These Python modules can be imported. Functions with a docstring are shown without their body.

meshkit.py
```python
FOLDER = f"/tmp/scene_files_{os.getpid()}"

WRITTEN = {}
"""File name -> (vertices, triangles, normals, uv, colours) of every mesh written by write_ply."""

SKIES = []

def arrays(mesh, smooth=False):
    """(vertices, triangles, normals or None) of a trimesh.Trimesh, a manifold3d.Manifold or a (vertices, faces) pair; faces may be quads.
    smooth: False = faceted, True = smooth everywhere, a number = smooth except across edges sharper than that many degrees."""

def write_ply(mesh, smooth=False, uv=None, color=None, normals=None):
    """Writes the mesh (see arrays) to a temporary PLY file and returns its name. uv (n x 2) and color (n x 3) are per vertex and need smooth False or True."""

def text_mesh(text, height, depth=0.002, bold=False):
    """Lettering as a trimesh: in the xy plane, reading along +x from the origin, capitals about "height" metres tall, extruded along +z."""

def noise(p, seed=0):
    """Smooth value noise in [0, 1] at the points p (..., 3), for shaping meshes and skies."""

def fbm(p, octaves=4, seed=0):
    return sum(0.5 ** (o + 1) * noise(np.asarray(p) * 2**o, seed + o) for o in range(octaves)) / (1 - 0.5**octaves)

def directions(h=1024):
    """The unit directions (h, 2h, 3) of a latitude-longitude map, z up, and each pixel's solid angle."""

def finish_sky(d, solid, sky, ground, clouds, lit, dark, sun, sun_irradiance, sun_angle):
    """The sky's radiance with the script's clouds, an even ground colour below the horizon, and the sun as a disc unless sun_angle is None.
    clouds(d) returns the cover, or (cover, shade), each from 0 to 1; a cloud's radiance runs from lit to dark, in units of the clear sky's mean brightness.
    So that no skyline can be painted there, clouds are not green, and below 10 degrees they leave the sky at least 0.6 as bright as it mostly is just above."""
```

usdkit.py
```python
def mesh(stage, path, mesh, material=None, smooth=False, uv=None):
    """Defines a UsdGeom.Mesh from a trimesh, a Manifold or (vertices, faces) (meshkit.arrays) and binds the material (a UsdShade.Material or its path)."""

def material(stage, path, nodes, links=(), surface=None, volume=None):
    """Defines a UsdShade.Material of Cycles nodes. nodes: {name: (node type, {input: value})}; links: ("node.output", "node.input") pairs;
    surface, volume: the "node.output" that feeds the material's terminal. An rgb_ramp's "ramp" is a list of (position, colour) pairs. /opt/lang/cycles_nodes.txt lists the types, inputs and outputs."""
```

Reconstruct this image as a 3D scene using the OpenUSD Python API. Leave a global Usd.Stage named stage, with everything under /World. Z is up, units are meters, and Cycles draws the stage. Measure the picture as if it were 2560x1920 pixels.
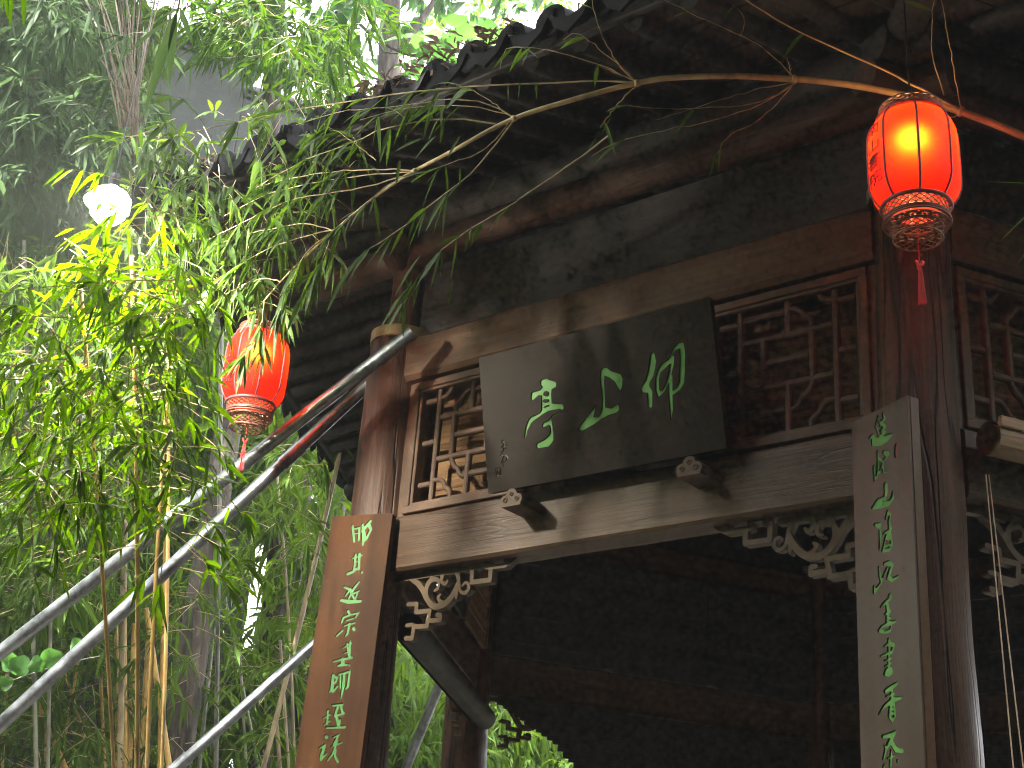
import math, random, numpy as np, trimesh, usdkit, meshkit
from pxr import Usd, UsdGeom, UsdShade, UsdLux, Gf, Sdf, Vt
from shapely.geometry import Polygon, Point, MultiPoint, LineString, box as sbox
from shapely.ops import unary_union
from shapely import affinity

stage = Usd.Stage.CreateInMemory()
UsdGeom.SetStageUpAxis(stage, 'Z'); UsdGeom.SetStageMetersPerUnit(stage, 1.0)
UsdGeom.Xform.Define(stage, '/World'); UsdGeom.Scope.Define(stage, '/World/Looks')
V3 = lambda *a: np.array(a, float)
def nrm(v): v = np.asarray(v, float); return v / np.maximum(np.linalg.norm(v, axis=-1, keepdims=True), 1e-12)

# ------------------------------------------------------------------ camera, sky, sun, exposure
FPX, CX, CY = 3402.4, 1280.0, 960.0            # focal length and centre of the 2560 x 1920 photograph in its pixels
YAW, PITCH, ROLL = np.radians([-39.349, 23.515, 4.2157])
CAM = V3(1.5534, -4.0134, 1.6)
_f = V3(math.sin(YAW) * math.cos(PITCH), math.cos(YAW) * math.cos(PITCH), math.sin(PITCH))
_r = V3(math.cos(YAW), -math.sin(YAW), 0); _u = np.cross(_r, _f)
_r2 = math.cos(ROLL) * _r + math.sin(ROLL) * _u; _u2 = -math.sin(ROLL) * _r + math.cos(ROLL) * _u
CM = np.stack([_r2, -_u2, _f])
cam = UsdGeom.Camera.Define(stage, '/World/camera')
cam.CreateHorizontalApertureAttr(36.0); cam.CreateVerticalApertureAttr(27.0)
cam.CreateFocalLengthAttr(FPX / 2560 * 36); cam.CreateClippingRangeAttr(Gf.Vec2f(0.05, 500))
EXPOSURE = 4.45
cam.CreateExposureAttr(EXPOSURE)
_m = np.eye(4); _m[0, :3] = _r2; _m[1, :3] = _u2; _m[2, :3] = -_f; _m[3, :3] = CAM
cam.AddTransformOp().Set(Gf.Matrix4d(_m.tolist()))

SUN_EL, SUN_AZ = math.radians(62), math.radians(165)       # azimuth = atan2(x, y) towards the sun
SKY = usdkit.material(stage, '/World/Looks/sky_look', {
    'tc': ('texture_coordinate', {}),
    'sky': ('sky_texture', {'sky_type': 'single_scattering', 'sun_disc': False, 'sun_elevation': SUN_EL, 'sun_rotation': SUN_AZ, 'aerosol_density': 3.0}),
    'bw': ('rgb_to_bw', {}),
    'n': ('noise_texture', {'scale': 2.2, 'detail': 5.0}),
    'rp': ('map_range', {'from_min': 0.25, 'from_max': 0.55, 'to_min': 0.75, 'to_max': 1.0, 'clamp': True}),
    'cl': ('mix_color', {'blend_type': 'multiply', 'fac': 1.0, 'b': (1.0, 1.0, 1.02)}),
    'mx': ('mix_color', {'blend_type': 'mix', 'use_clamp': False}),
    'bg': ('background_shader', {'strength': 0.14})},
    [('tc.generated', 'sky.vector'), ('sky.color', 'bw.color'), ('bw.val', 'cl.a'), ('tc.generated', 'n.vector'), ('n.fac', 'rp.value'), ('rp.result', 'mx.fac'),
     ('sky.color', 'mx.a'), ('cl.result', 'mx.b'), ('mx.result', 'bg.color')], surface='bg.background')
dome = UsdLux.DomeLight.Define(stage, '/World/sky'); UsdShade.MaterialBindingAPI.Apply(dome.GetPrim()).Bind(SKY)
dome.GetPrim().SetCustomDataByKey('kind', 'structure')
sun = UsdLux.DistantLight.Define(stage, '/World/sun')
sun.CreateNormalizeAttr(True); sun.CreateIntensityAttr(0.5); sun.CreateAngleAttr(0.6); sun.CreateColorAttr(Gf.Vec3f(1, .96, .9))
sun.AddRotateXYZOp().Set(Gf.Vec3f(math.degrees(math.pi / 2 - SUN_EL), 0, -math.degrees(SUN_AZ) + 180.0 - 180.0))
# a DistantLight shines along -z: tilt it by the zenith angle, then turn it so that it comes from azimuth SUN_AZ
sun.ClearXformOpOrder()
_d = V3(math.sin(SUN_AZ) * math.cos(SUN_EL), math.cos(SUN_AZ) * math.cos(SUN_EL), math.sin(SUN_EL))
_x = nrm(np.cross(V3(0, 0, 1), _d)); _y = np.cross(_d, _x)
_s = np.eye(4); _s[0, :3] = _x; _s[1, :3] = _y; _s[2, :3] = _d
sun.AddTransformOp().Set(Gf.Matrix4d(_s.tolist()))

# ------------------------------------------------------------------ helpers
def ray(px, py): return CM.T @ V3((px - CX) / FPX, (py - CY) / FPX, 1.0)      # camera depth 1
def at(px, py, depth): return CAM + ray(px, py) * depth                       # a pixel at a depth -> point
def aty(px, py, Y): d = ray(px, py); return CAM + d * (Y - CAM[1]) / d[1]
def atp(px, py, P0, n): d = ray(px, py); return CAM + d * np.dot(np.asarray(P0) - CAM, n) / np.dot(d, n)
def project(P):
    v = (np.asarray(P, float) - CAM) @ CM.T
    return np.stack([v[..., 0] / v[..., 2] * FPX + CX, v[..., 1] / v[..., 2] * FPX + CY, v[..., 2]], -1)

_names = {}
def numbered(parent, name):
    k = (str(parent), name); n = _names.get(k, 0); _names[k] = n + 1
    return f'{parent}/{name}' if n == 0 else f'{parent}/{name}_{n:03d}'
class Node:
    def __init__(s, prim, loc): s.prim, s.loc, s.path = prim, np.asarray(loc, float), str(prim.GetPath())
def meta(p, **kw):
    for k, v in kw.items():
        if v: p.SetCustomDataByKey(k, v)
def thing(name, label, cat, loc=(0, 0, 0), group=None, kind=None):
    x = UsdGeom.Xform.Define(stage, numbered('/World', name)); x.AddTranslateOp().Set(Gf.Vec3d(*map(float, loc)))
    meta(x.GetPrim(), label=label, category=cat, group=group, kind=kind)
    return Node(x.GetPrim(), loc)
def obj(name, mesh, mat, parent=None, smooth=False, label=None, cat=None, kind=None, group=None, loc=None, rotz=None):
    """One Mesh prim. mesh: (v, f) or trimesh in world coordinates; with loc/rotz the mesh is local to that frame (world position loc)."""
    v, f = (mesh.vertices, mesh.faces) if hasattr(mesh, 'vertices') else mesh
    v = np.asarray(v, float); base = parent.loc if parent is not None else V3(0, 0, 0)
    path = numbered(parent.path if parent is not None else '/World', name)
    if loc is None: v = v - base
    m = usdkit.mesh(stage, path, (v, np.asarray(f)), mat, smooth)
    here = base
    if loc is not None:
        m.AddTranslateOp().Set(Gf.Vec3d(*map(float, np.asarray(loc, float) - base)))
        if rotz: m.AddRotateZOp().Set(float(rotz))
        here = V3(0, 0, 0)           # children of a framed mesh are given in its own frame
    meta(m.GetPrim(), label=label, category=cat, kind=kind, group=group)
    return Node(m.GetPrim(), here)
def cat_(*ms):
    vs, fs, n = [], [], 0
    for m in ms:
        v, f = (m.vertices, m.faces) if hasattr(m, 'vertices') else m
        vs.append(np.asarray(v, float)); fs.append(np.asarray(f) + n); n += len(v)
    return np.vstack(vs), np.vstack(fs)
def hull(p): return trimesh.Trimesh(np.asarray(p, float)).convex_hull if False else trimesh.convex.convex_hull(np.asarray(p, float))
def bbox(x0, x1, y0, y1, z0, z1, b=0.004):
    b = min(b, (x1 - x0) / 3, (y1 - y0) / 3, (z1 - z0) / 3); p = []
    for X, sx in ((x0, 1), (x1, -1)):
        for Y, sy in ((y0, 1), (y1, -1)):
            for Z, sz in ((z0, 1), (z1, -1)):
                p += [(X, Y + sy * b, Z + sz * b), (X + sx * b, Y, Z + sz * b), (X + sx * b, Y + sy * b, Z)]
    return hull(p)
def frames(P):
    P = np.asarray(P, float); t = np.gradient(P, axis=0); t = nrm(t)
    a = V3(0, 0, 1) if abs(t[0][2]) < .9 else V3(1, 0, 0)
    u = nrm(np.cross(t[0], a)); U = []
    for k in range(len(P)):
        u = nrm(u - t[k] * np.dot(u, t[k])); U.append(u)
    U = np.array(U); return t, U, np.cross(t, U)
def tube(P, r, sides=8, cap=True, amp=0, seed=0, fs=6.0):
    P = np.asarray(P, float); n = len(P); r = np.broadcast_to(np.asarray(r, float), (n,))
    t, U, W = frames(P); a = np.linspace(0, 2 * np.pi, sides, endpoint=False)
    ring = U[:, None] * np.cos(a)[None, :, None] + W[:, None] * np.sin(a)[None, :, None]
    v = P[:, None] + ring * r[:, None, None]
    if amp: v = P[:, None] + ring * (r[:, None, None] * (1 + amp * (2 * meshkit.fbm(v * fs, 3, seed)[..., None] - 1)))
    v = v.reshape(-1, 3); i = np.arange(n - 1)[:, None] * sides; j = np.arange(sides)[None]; k = (j + 1) % sides
    q = np.stack([i + j, i + k, i + sides + k, i + sides + j], -1).reshape(-1, 4)
    f = np.vstack([q[:, [0, 1, 2]], q[:, [0, 2, 3]]])
    if cap:
        v = np.vstack([v, P[:1], P[-1:]]); c0, c1 = n * sides, n * sides + 1; j = np.arange(sides); k = (j + 1) % sides; b = (n - 1) * sides
        f = np.vstack([f, np.stack([k, j, np.full(sides, c0)], 1), np.stack([b + j, b + k, np.full(sides, c1)], 1)])
    return v, f
def spline(P, n=24):
    P = np.asarray(P, float)
    if len(P) < 3: return P[0] + (P[-1] - P[0]) * np.linspace(0, 1, n)[:, None]
    from scipy.interpolate import CubicSpline, PchipInterpolator
    t = np.r_[0, np.cumsum(np.linalg.norm(np.diff(P[:, :3], axis=0), axis=1) + 1e-6)]
    return PchipInterpolator(t, P, axis=0)(np.linspace(0, t[-1], n))
def beam(x0, x1, y0, y1, z0, z1, b=.012, n=28, amp=.004, seed=0):
    """A hand-hewn beam along x: a chamfered section swept with slight unevenness."""
    sec = np.array([(y0 + b, z0), (y1 - b, z0), (y1, z0 + b), (y1, z1 - b), (y1 - b, z1), (y0 + b, z1), (y0, z1 - b), (y0, z0 + b)])
    # subdivide the section
    sec = np.vstack([np.linspace(sec[i], sec[(i + 1) % 8], 4, endpoint=False) if np.linalg.norm(sec[i] - sec[(i + 1) % 8]) > .05 else sec[i:i + 1] for i in range(8)])
    xs = np.linspace(x0, x1, n); S = len(sec)
    v = np.empty((n, S, 3)); v[..., 0] = xs[:, None]; v[..., 1:] = sec[None]
    c = np.array([(y0 + y1) / 2, (z0 + z1) / 2]); nz = meshkit.fbm(v * [3, 9, 9] + seed * 7.3, 3, seed) - .5
    d = sec - c; d = d / np.linalg.norm(d, axis=1, keepdims=True)
    v[..., 1:] += d[None] * (nz * 2 * amp)[..., None]
    v = v.reshape(-1, 3); i = np.arange(n - 1)[:, None] * S; j = np.arange(S)[None]; k = (j + 1) % S
    q = np.stack([i + j, i + k, i + S + k, i + S + j], -1).reshape(-1, 4); f = np.vstack([q[:, [0, 1, 2]], q[:, [0, 2, 3]]])
    v = np.vstack([v, (x0, *c), (x1, *c)]); m = n * S; j = np.arange(S); k = (j + 1) % S
    f = np.vstack([f, np.stack([k, j, np.full(S, m)], 1), np.stack([(n - 1) * S + j, (n - 1) * S + k, np.full(S, m + 1)], 1)])
    return v, f
def xf(mesh, O, U, V, N):
    """mesh in (u, v, w) coordinates -> world frame O + u U + v V + w N"""
    v, f = (mesh.vertices, mesh.faces) if hasattr(mesh, 'vertices') else mesh
    return np.asarray(O) + np.asarray(v) @ np.stack([U, V, N]), f
def extrude(shape, d, w0=0.0):
    out = []
    for g in getattr(shape, 'geoms', [shape]):
        if g.area < 1e-7: continue
        m = trimesh.creation.extrude_polygon(g, d, engine='earcut'); m.apply_translation([0, 0, w0]); out.append(m)
    return cat_(*out)
def stroke(pts):
    """a brush stroke: (x, y, width) points -> polygon"""
    parts = [Point(x, y).buffer(max(w, 2e-4) / 2, 6) for x, y, w in pts]
    if len(parts) == 1: return parts[0]
    return unary_union([unary_union([parts[i], parts[i + 1]]).convex_hull for i in range(len(parts) - 1)])
def rot2(x, y, deg): a = math.radians(deg); return x * math.cos(a) - y * math.sin(a), x * math.sin(a) + y * math.cos(a)

# ------------------------------------------------------------------ materials
def mat(name, nodes, links, surface='p.BSDF'): return usdkit.material(stage, '/World/Looks/' + name, nodes, links, surface=surface)
def wood(name, ramp, stretch, scale=6.0, rough=(.3, .55), bump=.25, dist=.006, crack=0.0, coat=0.0, spec=.5):
    """Lacquered or weathered timber: streaks along the grain, blotches and fine relief in the object's own coordinates."""
    nodes = {'tc': ('texture_coordinate', {}), 'mp': ('mapping', {'scale': stretch}),
             'n1': ('noise_texture', {'scale': scale, 'detail': 8.0, 'roughness': .65, 'distortion': .4}),
             'n2': ('noise_texture', {'scale': 2.3, 'detail': 4.0}), 'mx': ('mix_float', {'fac': .35}),
             'rp': ('rgb_ramp', {'ramp': ramp}), 'n3': ('noise_texture', {'scale': scale * 5, 'detail': 6.0, 'roughness': .7}),
             'rr': ('map_range', {'from_min': .3, 'from_max': .7, 'to_min': rough[0], 'to_max': rough[1], 'clamp': True}),
             'bm': ('bump', {'strength': bump, 'distance': dist}), 'add': ('math', {'math_type': 'add'}),
             'p': ('principled_bsdf', {'coat_weight': coat, 'coat_roughness': .25, 'specular_ior_level': spec})}
    links = [('tc.object', 'mp.vector'), ('mp.vector', 'n1.vector'), ('tc.object', 'n2.vector'), ('n1.fac', 'mx.a'), ('n2.fac', 'mx.b'), ('mx.result', 'rp.fac'),
             ('mp.vector', 'n3.vector'), ('n2.fac', 'rr.value'), ('rr.result', 'p.roughness'), ('n1.fac', 'add.value1'), ('n3.fac', 'add.value2'),
             ('add.value', 'bm.height'), ('bm.normal', 'p.normal')]
    if crack:
        nodes |= {'mc': ('mapping', {'scale': tuple(a * .55 for a in stretch)}), 'vc': ('noise_texture', {'scale': scale * 1.3, 'detail': 2.0}),
                  'ab': ('math', {'math_type': 'subtract', 'value2': .5}), 'ab2': ('math', {'math_type': 'absolute'}),
                  'cr': ('map_range', {'from_min': .0, 'from_max': .012, 'to_min': 1.0, 'to_max': 0.0, 'clamp': True}),
                  'cm': ('math', {'math_type': 'multiply', 'value2': crack}), 'dk': ('mix_color', {'b': (.006, .004, .003)}),
                  'sb': ('math', {'math_type': 'subtract'})}
        links = [l for l in links if l[1] not in ('bm.height',)] + [('tc.object', 'mc.vector'), ('mc.vector', 'vc.vector'), ('vc.fac', 'ab.value1'), ('ab.value', 'ab2.value1'), ('ab2.value', 'cr.value'),
                  ('cr.result', 'cm.value1'), ('cm.value', 'dk.fac'), ('rp.color', 'dk.a'), ('dk.result', 'p.base_color'), ('add.value', 'sb.value1'), ('cm.value', 'sb.value2'), ('sb.value', 'bm.height')]
    else: links.append(('rp.color', 'p.base_color'))
    return mat(name, nodes, links)
GX, GZ = (.05, 1, 1), (1, 1, .05)
W_COL = wood('column_wood', [(.25, (.011, .005, .004)), (.42, (.038, .017, .011)), (.6, (.092, .044, .028)), (.8, (.155, .085, .058))], GZ, 11, (.4, .6), .6, .009, crack=.95, spec=.22)
W_BEAM = wood('beam_wood', [(.25, (.026, .013, .008)), (.5, (.066, .037, .022)), (.8, (.125, .08, .05))], GX, 16, (.42, .62), .4, .005, crack=.25, spec=.3)
W_LOG = wood('log_wood', [(.25, (.022, .013, .012)), (.5, (.055, .031, .027)), (.8, (.095, .06, .05))], GX, 12, (.6, .8), .5, .008, crack=.3, spec=.25)
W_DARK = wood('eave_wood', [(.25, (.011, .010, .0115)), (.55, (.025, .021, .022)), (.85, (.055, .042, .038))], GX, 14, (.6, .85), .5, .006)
W_LATT = wood('lattice_wood', [(.25, (.036, .02, .014)), (.6, (.095, .056, .037)), (.85, (.165, .108, .074))], (.6, .6, .6), 14, (.5, .7), .25, .003, spec=.3)
W_BACK = wood('backing_wood', [(.25, (.04, .018, .008)), (.5, (.15, .075, .03)), (.75, (.32, .18, .08))], (.03, 1, 2.5), 13, (.6, .85), .9, .012)
W_CARV = wood('carved_wood', [(.25, (.032, .019, .011)), (.6, (.088, .056, .033)), (.85, (.15, .10, .063))], (1, 1, 1), 10, (.5, .7), .3, .004, spec=.3)
W_PLAQ = wood('plaque_wood', [(.25, (.014, .010, .008)), (.6, (.025, .018, .014)), (.9, (.04, .029, .022))], GX, 18, (.55, .68), .1, .002, spec=.12)
W_BRDL = wood('left_board_wood', [(.25, (.012, .006, .0035)), (.45, (.036, .0145, .006)), (.62, (.072, .029, .011)), (.85, (.11, .048, .019))], GZ, 8, (.6, .75), .12, .002, spec=.1)
W_BRDR = wood('right_board_wood', [(.25, (.04, .025, .019)), (.6, (.075, .05, .038)), (.9, (.11, .08, .062))], GZ, 10, (.36, .5), .12, .002, spec=.35)
W_EDGE = wood('board_edge_wood', [(.25, (.045, .016, .006)), (.8, (.11, .04, .014))], GZ, 5, (.35, .5), .12, .002)
def plain(name, col, rough=.5, metal=0.0, var=.25, scale=20.0, bump=.1, bdist=.003, **kw):
    c = np.array(col)
    return mat(name, {'tc': ('texture_coordinate', {}), 'n': ('noise_texture', {'scale': scale, 'detail': 5.0}),
        'rp': ('rgb_ramp', {'ramp': [(.3, tuple(c * (1 - var))), (.7, tuple(np.minimum(c * (1 + var), .95)))]}),
        'bm': ('bump', {'strength': bump, 'distance': bdist}), 'p': ('principled_bsdf', {'roughness': rough, 'metallic': metal, **kw})},
        [('tc.object', 'n.vector'), ('n.fac', 'rp.fac'), ('rp.color', 'p.base_color'), ('n.fac', 'bm.height'), ('bm.normal', 'p.normal')])
M_GREEN = plain('green_paint', (.085, .27, .05), .55, var=.18, scale=14)
M_GREEN2 = plain('lamp_offset_green_paint', (.028, .125, .02), .6, var=.18, scale=14)  # same green paint, darkened to offset the lamp falling on it
M_ENGR = plain('engraved_wood', (.16, .14, .12), .6)
M_SEAL = plain('seal_red', (.22, .05, .04), .6)
M_STEEL = mat('galvanised_steel', {'tc': ('texture_coordinate', {}), 'n': ('noise_texture', {'scale': 9.0, 'detail': 6.0, 'roughness': .7}), 'n2': ('noise_texture', {'scale': 45.0, 'detail': 3.0}),
    'rp': ('rgb_ramp', {'ramp': [(.3, (.11, .115, .125)), (.55, (.21, .22, .235)), (.75, (.33, .34, .36))]}), 'rr': ('map_range', {'from_min': .3, 'from_max': .7, 'to_min': .28, 'to_max': .48}),
    'bm': ('bump', {'strength': .12, 'distance': .002}), 'p': ('principled_bsdf', {'metallic': .92})},
    [('tc.object', 'n.vector'), ('tc.object', 'n2.vector'), ('n.fac', 'rp.fac'), ('rp.color', 'p.base_color'), ('n.fac', 'rr.value'), ('rr.result', 'p.roughness'), ('n2.fac', 'bm.height'), ('bm.normal', 'p.normal')])
M_RING = plain('old_brass_band', (.3, .22, .12), .45, .7)
M_PLAST = plain('grey_plaster', (.06, .064, .062), .85, var=.2, scale=3, bump=.2, bdist=.02)
M_COPING = plain('grey_tile', (.13, .13, .14), .8, var=.3, scale=12, bump=.4)
M_TILE = plain('roof_tile', (.016, .016, .018), .9, var=.4, scale=14, bump=.5, bdist=.006, specular_ior_level=.1)
M_SOFF = plain('soffit_boards', (.046, .042, .042), .85, var=.6, scale=2.5, bump=.4, bdist=.01)
M_SOIL = plain('soil', (.04, .032, .022), .95, var=.4, scale=1.3, bump=.6, bdist=.05)
M_STONE = plain('stone', (.22, .22, .2), .85, var=.3, scale=4, bump=.5, bdist=.01)
M_BLIND = wood('bamboo_blind', [(.25, (.14, .085, .045)), (.55, (.3, .19, .10)), (.85, (.42, .3, .17))], (.05, 1, 1), 26, (.5, .7), .7, .005)
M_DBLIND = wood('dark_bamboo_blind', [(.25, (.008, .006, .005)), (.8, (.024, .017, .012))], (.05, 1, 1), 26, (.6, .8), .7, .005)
M_CORD = plain('cord', (.35, .25, .17), .8)
M_BLACK = plain('dark_metal', (.03, .03, .032), .5, .3)
def leafmat(name, cols, trans=.45, rough=.42, gloss=.35):
    return mat(name, {'g': ('geometry', {}), 'rp': ('rgb_ramp', {'ramp': cols}), 'tc': ('texture_coordinate', {}), 'n': ('noise_texture', {'scale': 3.0, 'detail': 3.0}),
        'hv': ('hsv', {'saturation': 1.0}), 'mr': ('map_range', {'from_min': .3, 'from_max': .7, 'to_min': .7, 'to_max': 1.3}),
        'tr': ('hsv', {'hue': .487, 'saturation': 1.15, 'value': 1.75}), 'p': ('principled_bsdf', {'roughness': rough, 'specular_ior_level': gloss}), 't': ('translucent_bsdf', {}), 'm': ('mix_closure', {'fac': trans})},
        [('g.random_per_island', 'rp.fac'), ('tc.object', 'n.vector'), ('n.fac', 'mr.value'), ('mr.result', 'hv.value'), ('rp.color', 'hv.color'), ('hv.color', 'p.base_color'),
         ('hv.color', 'tr.color'), ('tr.color', 't.color'), ('p.BSDF', 'm.closure1'), ('t.BSDF', 'm.closure2')], surface='m.closure')
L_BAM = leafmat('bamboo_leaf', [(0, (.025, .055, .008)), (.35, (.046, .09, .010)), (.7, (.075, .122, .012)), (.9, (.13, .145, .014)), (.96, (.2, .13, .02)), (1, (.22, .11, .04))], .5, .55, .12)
L_LIT = leafmat('lit_toned_bamboo_leaf', [(0, (.038, .08, .008)), (.35, (.08, .135, .010)), (.7, (.135, .175, .012)), (.9, (.19, .185, .014)), (.96, (.24, .15, .02)), (1, (.22, .10, .03))], .62, .55, .12)  # bamboo leaf copy with lamp light put into its yellower colour
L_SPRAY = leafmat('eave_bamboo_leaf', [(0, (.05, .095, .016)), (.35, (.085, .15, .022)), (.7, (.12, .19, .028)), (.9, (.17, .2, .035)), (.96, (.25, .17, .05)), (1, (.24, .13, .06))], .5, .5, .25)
L_DARKB = leafmat('shadow_toned_bamboo_leaf', [(0, (.042, .07, .03)), (.5, (.068, .105, .042)), (.85, (.095, .13, .05)), (1, (.18, .14, .08))], .35, .6, .1)  # bamboo leaf copy, greyer colour standing in for shadow
L_GROVE = leafmat('grove_leaf', [(0, (.055, .098, .018)), (.5, (.10, .16, .026)), (.85, (.16, .2, .035)), (1, (.26, .19, .06))], .5, .6, .1)
L_BROAD = leafmat('broad_leaf', [(0, (.04, .10, .025)), (.5, (.06, .15, .03)), (1, (.10, .19, .04))], .5, .4, .4)
L_DRY = leafmat('dry_leaf', [(0, (.09, .065, .045)), (.6, (.17, .125, .08)), (1, (.28, .22, .15))], .2, .7, .2)
def culmmat(name, cols, rough=.35):
    return mat(name, {'tc': ('texture_coordinate', {}), 'mp': ('mapping', {'scale': (1, 1, .15)}), 'n': ('noise_texture', {'scale': 14.0, 'detail': 5.0}), 'rp': ('rgb_ramp', {'ramp': cols}),
        'bm': ('bump', {'strength': .15, 'distance': .002}), 'p': ('principled_bsdf', {'roughness': rough})},
        [('tc.object', 'mp.vector'), ('mp.vector', 'n.vector'), ('n.fac', 'rp.fac'), ('rp.color', 'p.base_color'), ('n.fac', 'bm.height'), ('bm.normal', 'p.normal')])
C_YEL = culmmat('yellow_culm', [(.3, (.24, .15, .05)), (.55, (.42, .27, .09)), (.75, (.5, .36, .16))])
C_GREY = culmmat('grey_green_culm', [(.3, (.10, .11, .09)), (.6, (.2, .2, .16)), (.8, (.3, .27, .2))], .5)
C_TAN = culmmat('tan_culm', [(.3, (.16, .12, .07)), (.6, (.3, .24, .15)), (.8, (.38, .31, .2))], .45)
C_ARCH = culmmat('arching_culm', [(.3, (.22, .15, .075)), (.6, (.38, .265, .125)), (.8, (.46, .35, .2))], .4)
C_TWIG = culmmat('bamboo_twig', [(.3, (.2, .15, .08)), (.6, (.38, .28, .14)), (.8, (.46, .36, .2))], .55)
C_STEM = culmmat('dry_stem', [(.3, (.045, .033, .02)), (.6, (.10, .072, .042)), (.8, (.16, .12, .075))], .7)
C_DTWIG = culmmat('dark_twig', [(.3, (.02, .016, .012)), (.7, (.06, .045, .035))], .7)
M_BARK = mat('bark', {'tc': ('texture_coordinate', {}), 'mp': ('mapping', {'scale': (1, 1, .18)}), 'v': ('voronoi_texture', {'scale': 16.0}), 'n': ('noise_texture', {'scale': 20.0, 'detail': 7.0}),
    'ad': ('math', {'math_type': 'add'}), 'rp': ('rgb_ramp', {'ramp': [(.3, (.018, .014, .012)), (.6, (.06, .048, .038)), (.9, (.13, .11, .09))]}), 'bm': ('bump', {'strength': 1.0, 'distance': .03}), 'p': ('principled_bsdf', {'roughness': .9})},
    [('tc.object', 'mp.vector'), ('mp.vector', 'v.vector'), ('mp.vector', 'n.vector'), ('v.distance', 'ad.value1'), ('n.fac', 'ad.value2'), ('n.fac', 'rp.fac'), ('rp.color', 'p.base_color'), ('ad.value', 'bm.height'), ('bm.normal', 'p.normal')])
M_PALEB = plain('pale_bark', (.3, .24, .21), .9, var=.3, scale=8, bump=.6, bdist=.01)
# lanterns
M_SILK = mat('red_silk', {'t': ('translucent_bsdf', {'color': (.8, .009, .002)}), 'r': ('refraction_bsdf', {'color': (.95, .11, .008), 'roughness': .8, 'IOR': 1.3}), 'd': ('principled_bsdf', {'base_color': (.55, .018, .01), 'roughness': .6}),
    'tc': ('texture_coordinate', {}), 'w': ('wave_texture', {'scale': 260.0}), 'bm': ('bump', {'strength': .08, 'distance': .001}),
    'm1': ('mix_closure', {'fac': .25}), 'm2': ('mix_closure', {'fac': .3})},
    [('tc.object', 'w.vector'), ('w.fac', 'bm.height'), ('bm.normal', 'd.normal'), ('t.BSDF', 'm1.closure1'), ('r.BSDF', 'm1.closure2'), ('m1.closure', 'm2.closure1'), ('d.BSDF', 'm2.closure2')], surface='m2.closure')
M_TRIM = plain('lantern_trim', (.2, .05, .055), .5, var=.1)
M_GILT = plain('lantern_gilt', (.2, .095, .065), .45, .35, var=.2, scale=60)
M_TASS = plain('tassel_red', (.5, .015, .02), .7)
M_INK = plain('lettering_red', (.10, .012, .010), .7, var=.05)
def emit(name, col, s): return mat(name, {'e': ('emission', {'color': col, 'strength': s})}, [], surface='e.emission')
M_BULB = emit('warm_bulb', (1.0, .55, .2), 14.0)
M_ENAMEL = plain('white_enamel', (.75, .76, .72), .4, var=.05)
M_LAMP = emit('flood_lamp_glass', (1.0, .97, .80), 195.0)

# ------------------------------------------------------------------ ground
g = trimesh.creation.cylinder(radius=33, height=.4, sections=64); g.apply_translation([0, 0, -.2])
obj('ground', g, M_SOIL, kind='structure', label='dark leaf-strewn forest soil around the pavilion', cat='ground')

M_HAZE = usdkit.material(stage, '/World/Looks/haze_air', {'v': ('principled_volume', {'color': (.93, .96, .98), 'density': .0014, 'anisotropy': .35})}, [], volume='v.volume')  # air volume added to give lamp glow and lift the darks
hz_ = trimesh.creation.box([70, 70, 26]); hz_.apply_translation([0, 0, 12]); obj('haze', hz_, M_HAZE, kind='stuff', label='thin haze added through the grove for lamp glow and a pale veil', cat='haze')
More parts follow.
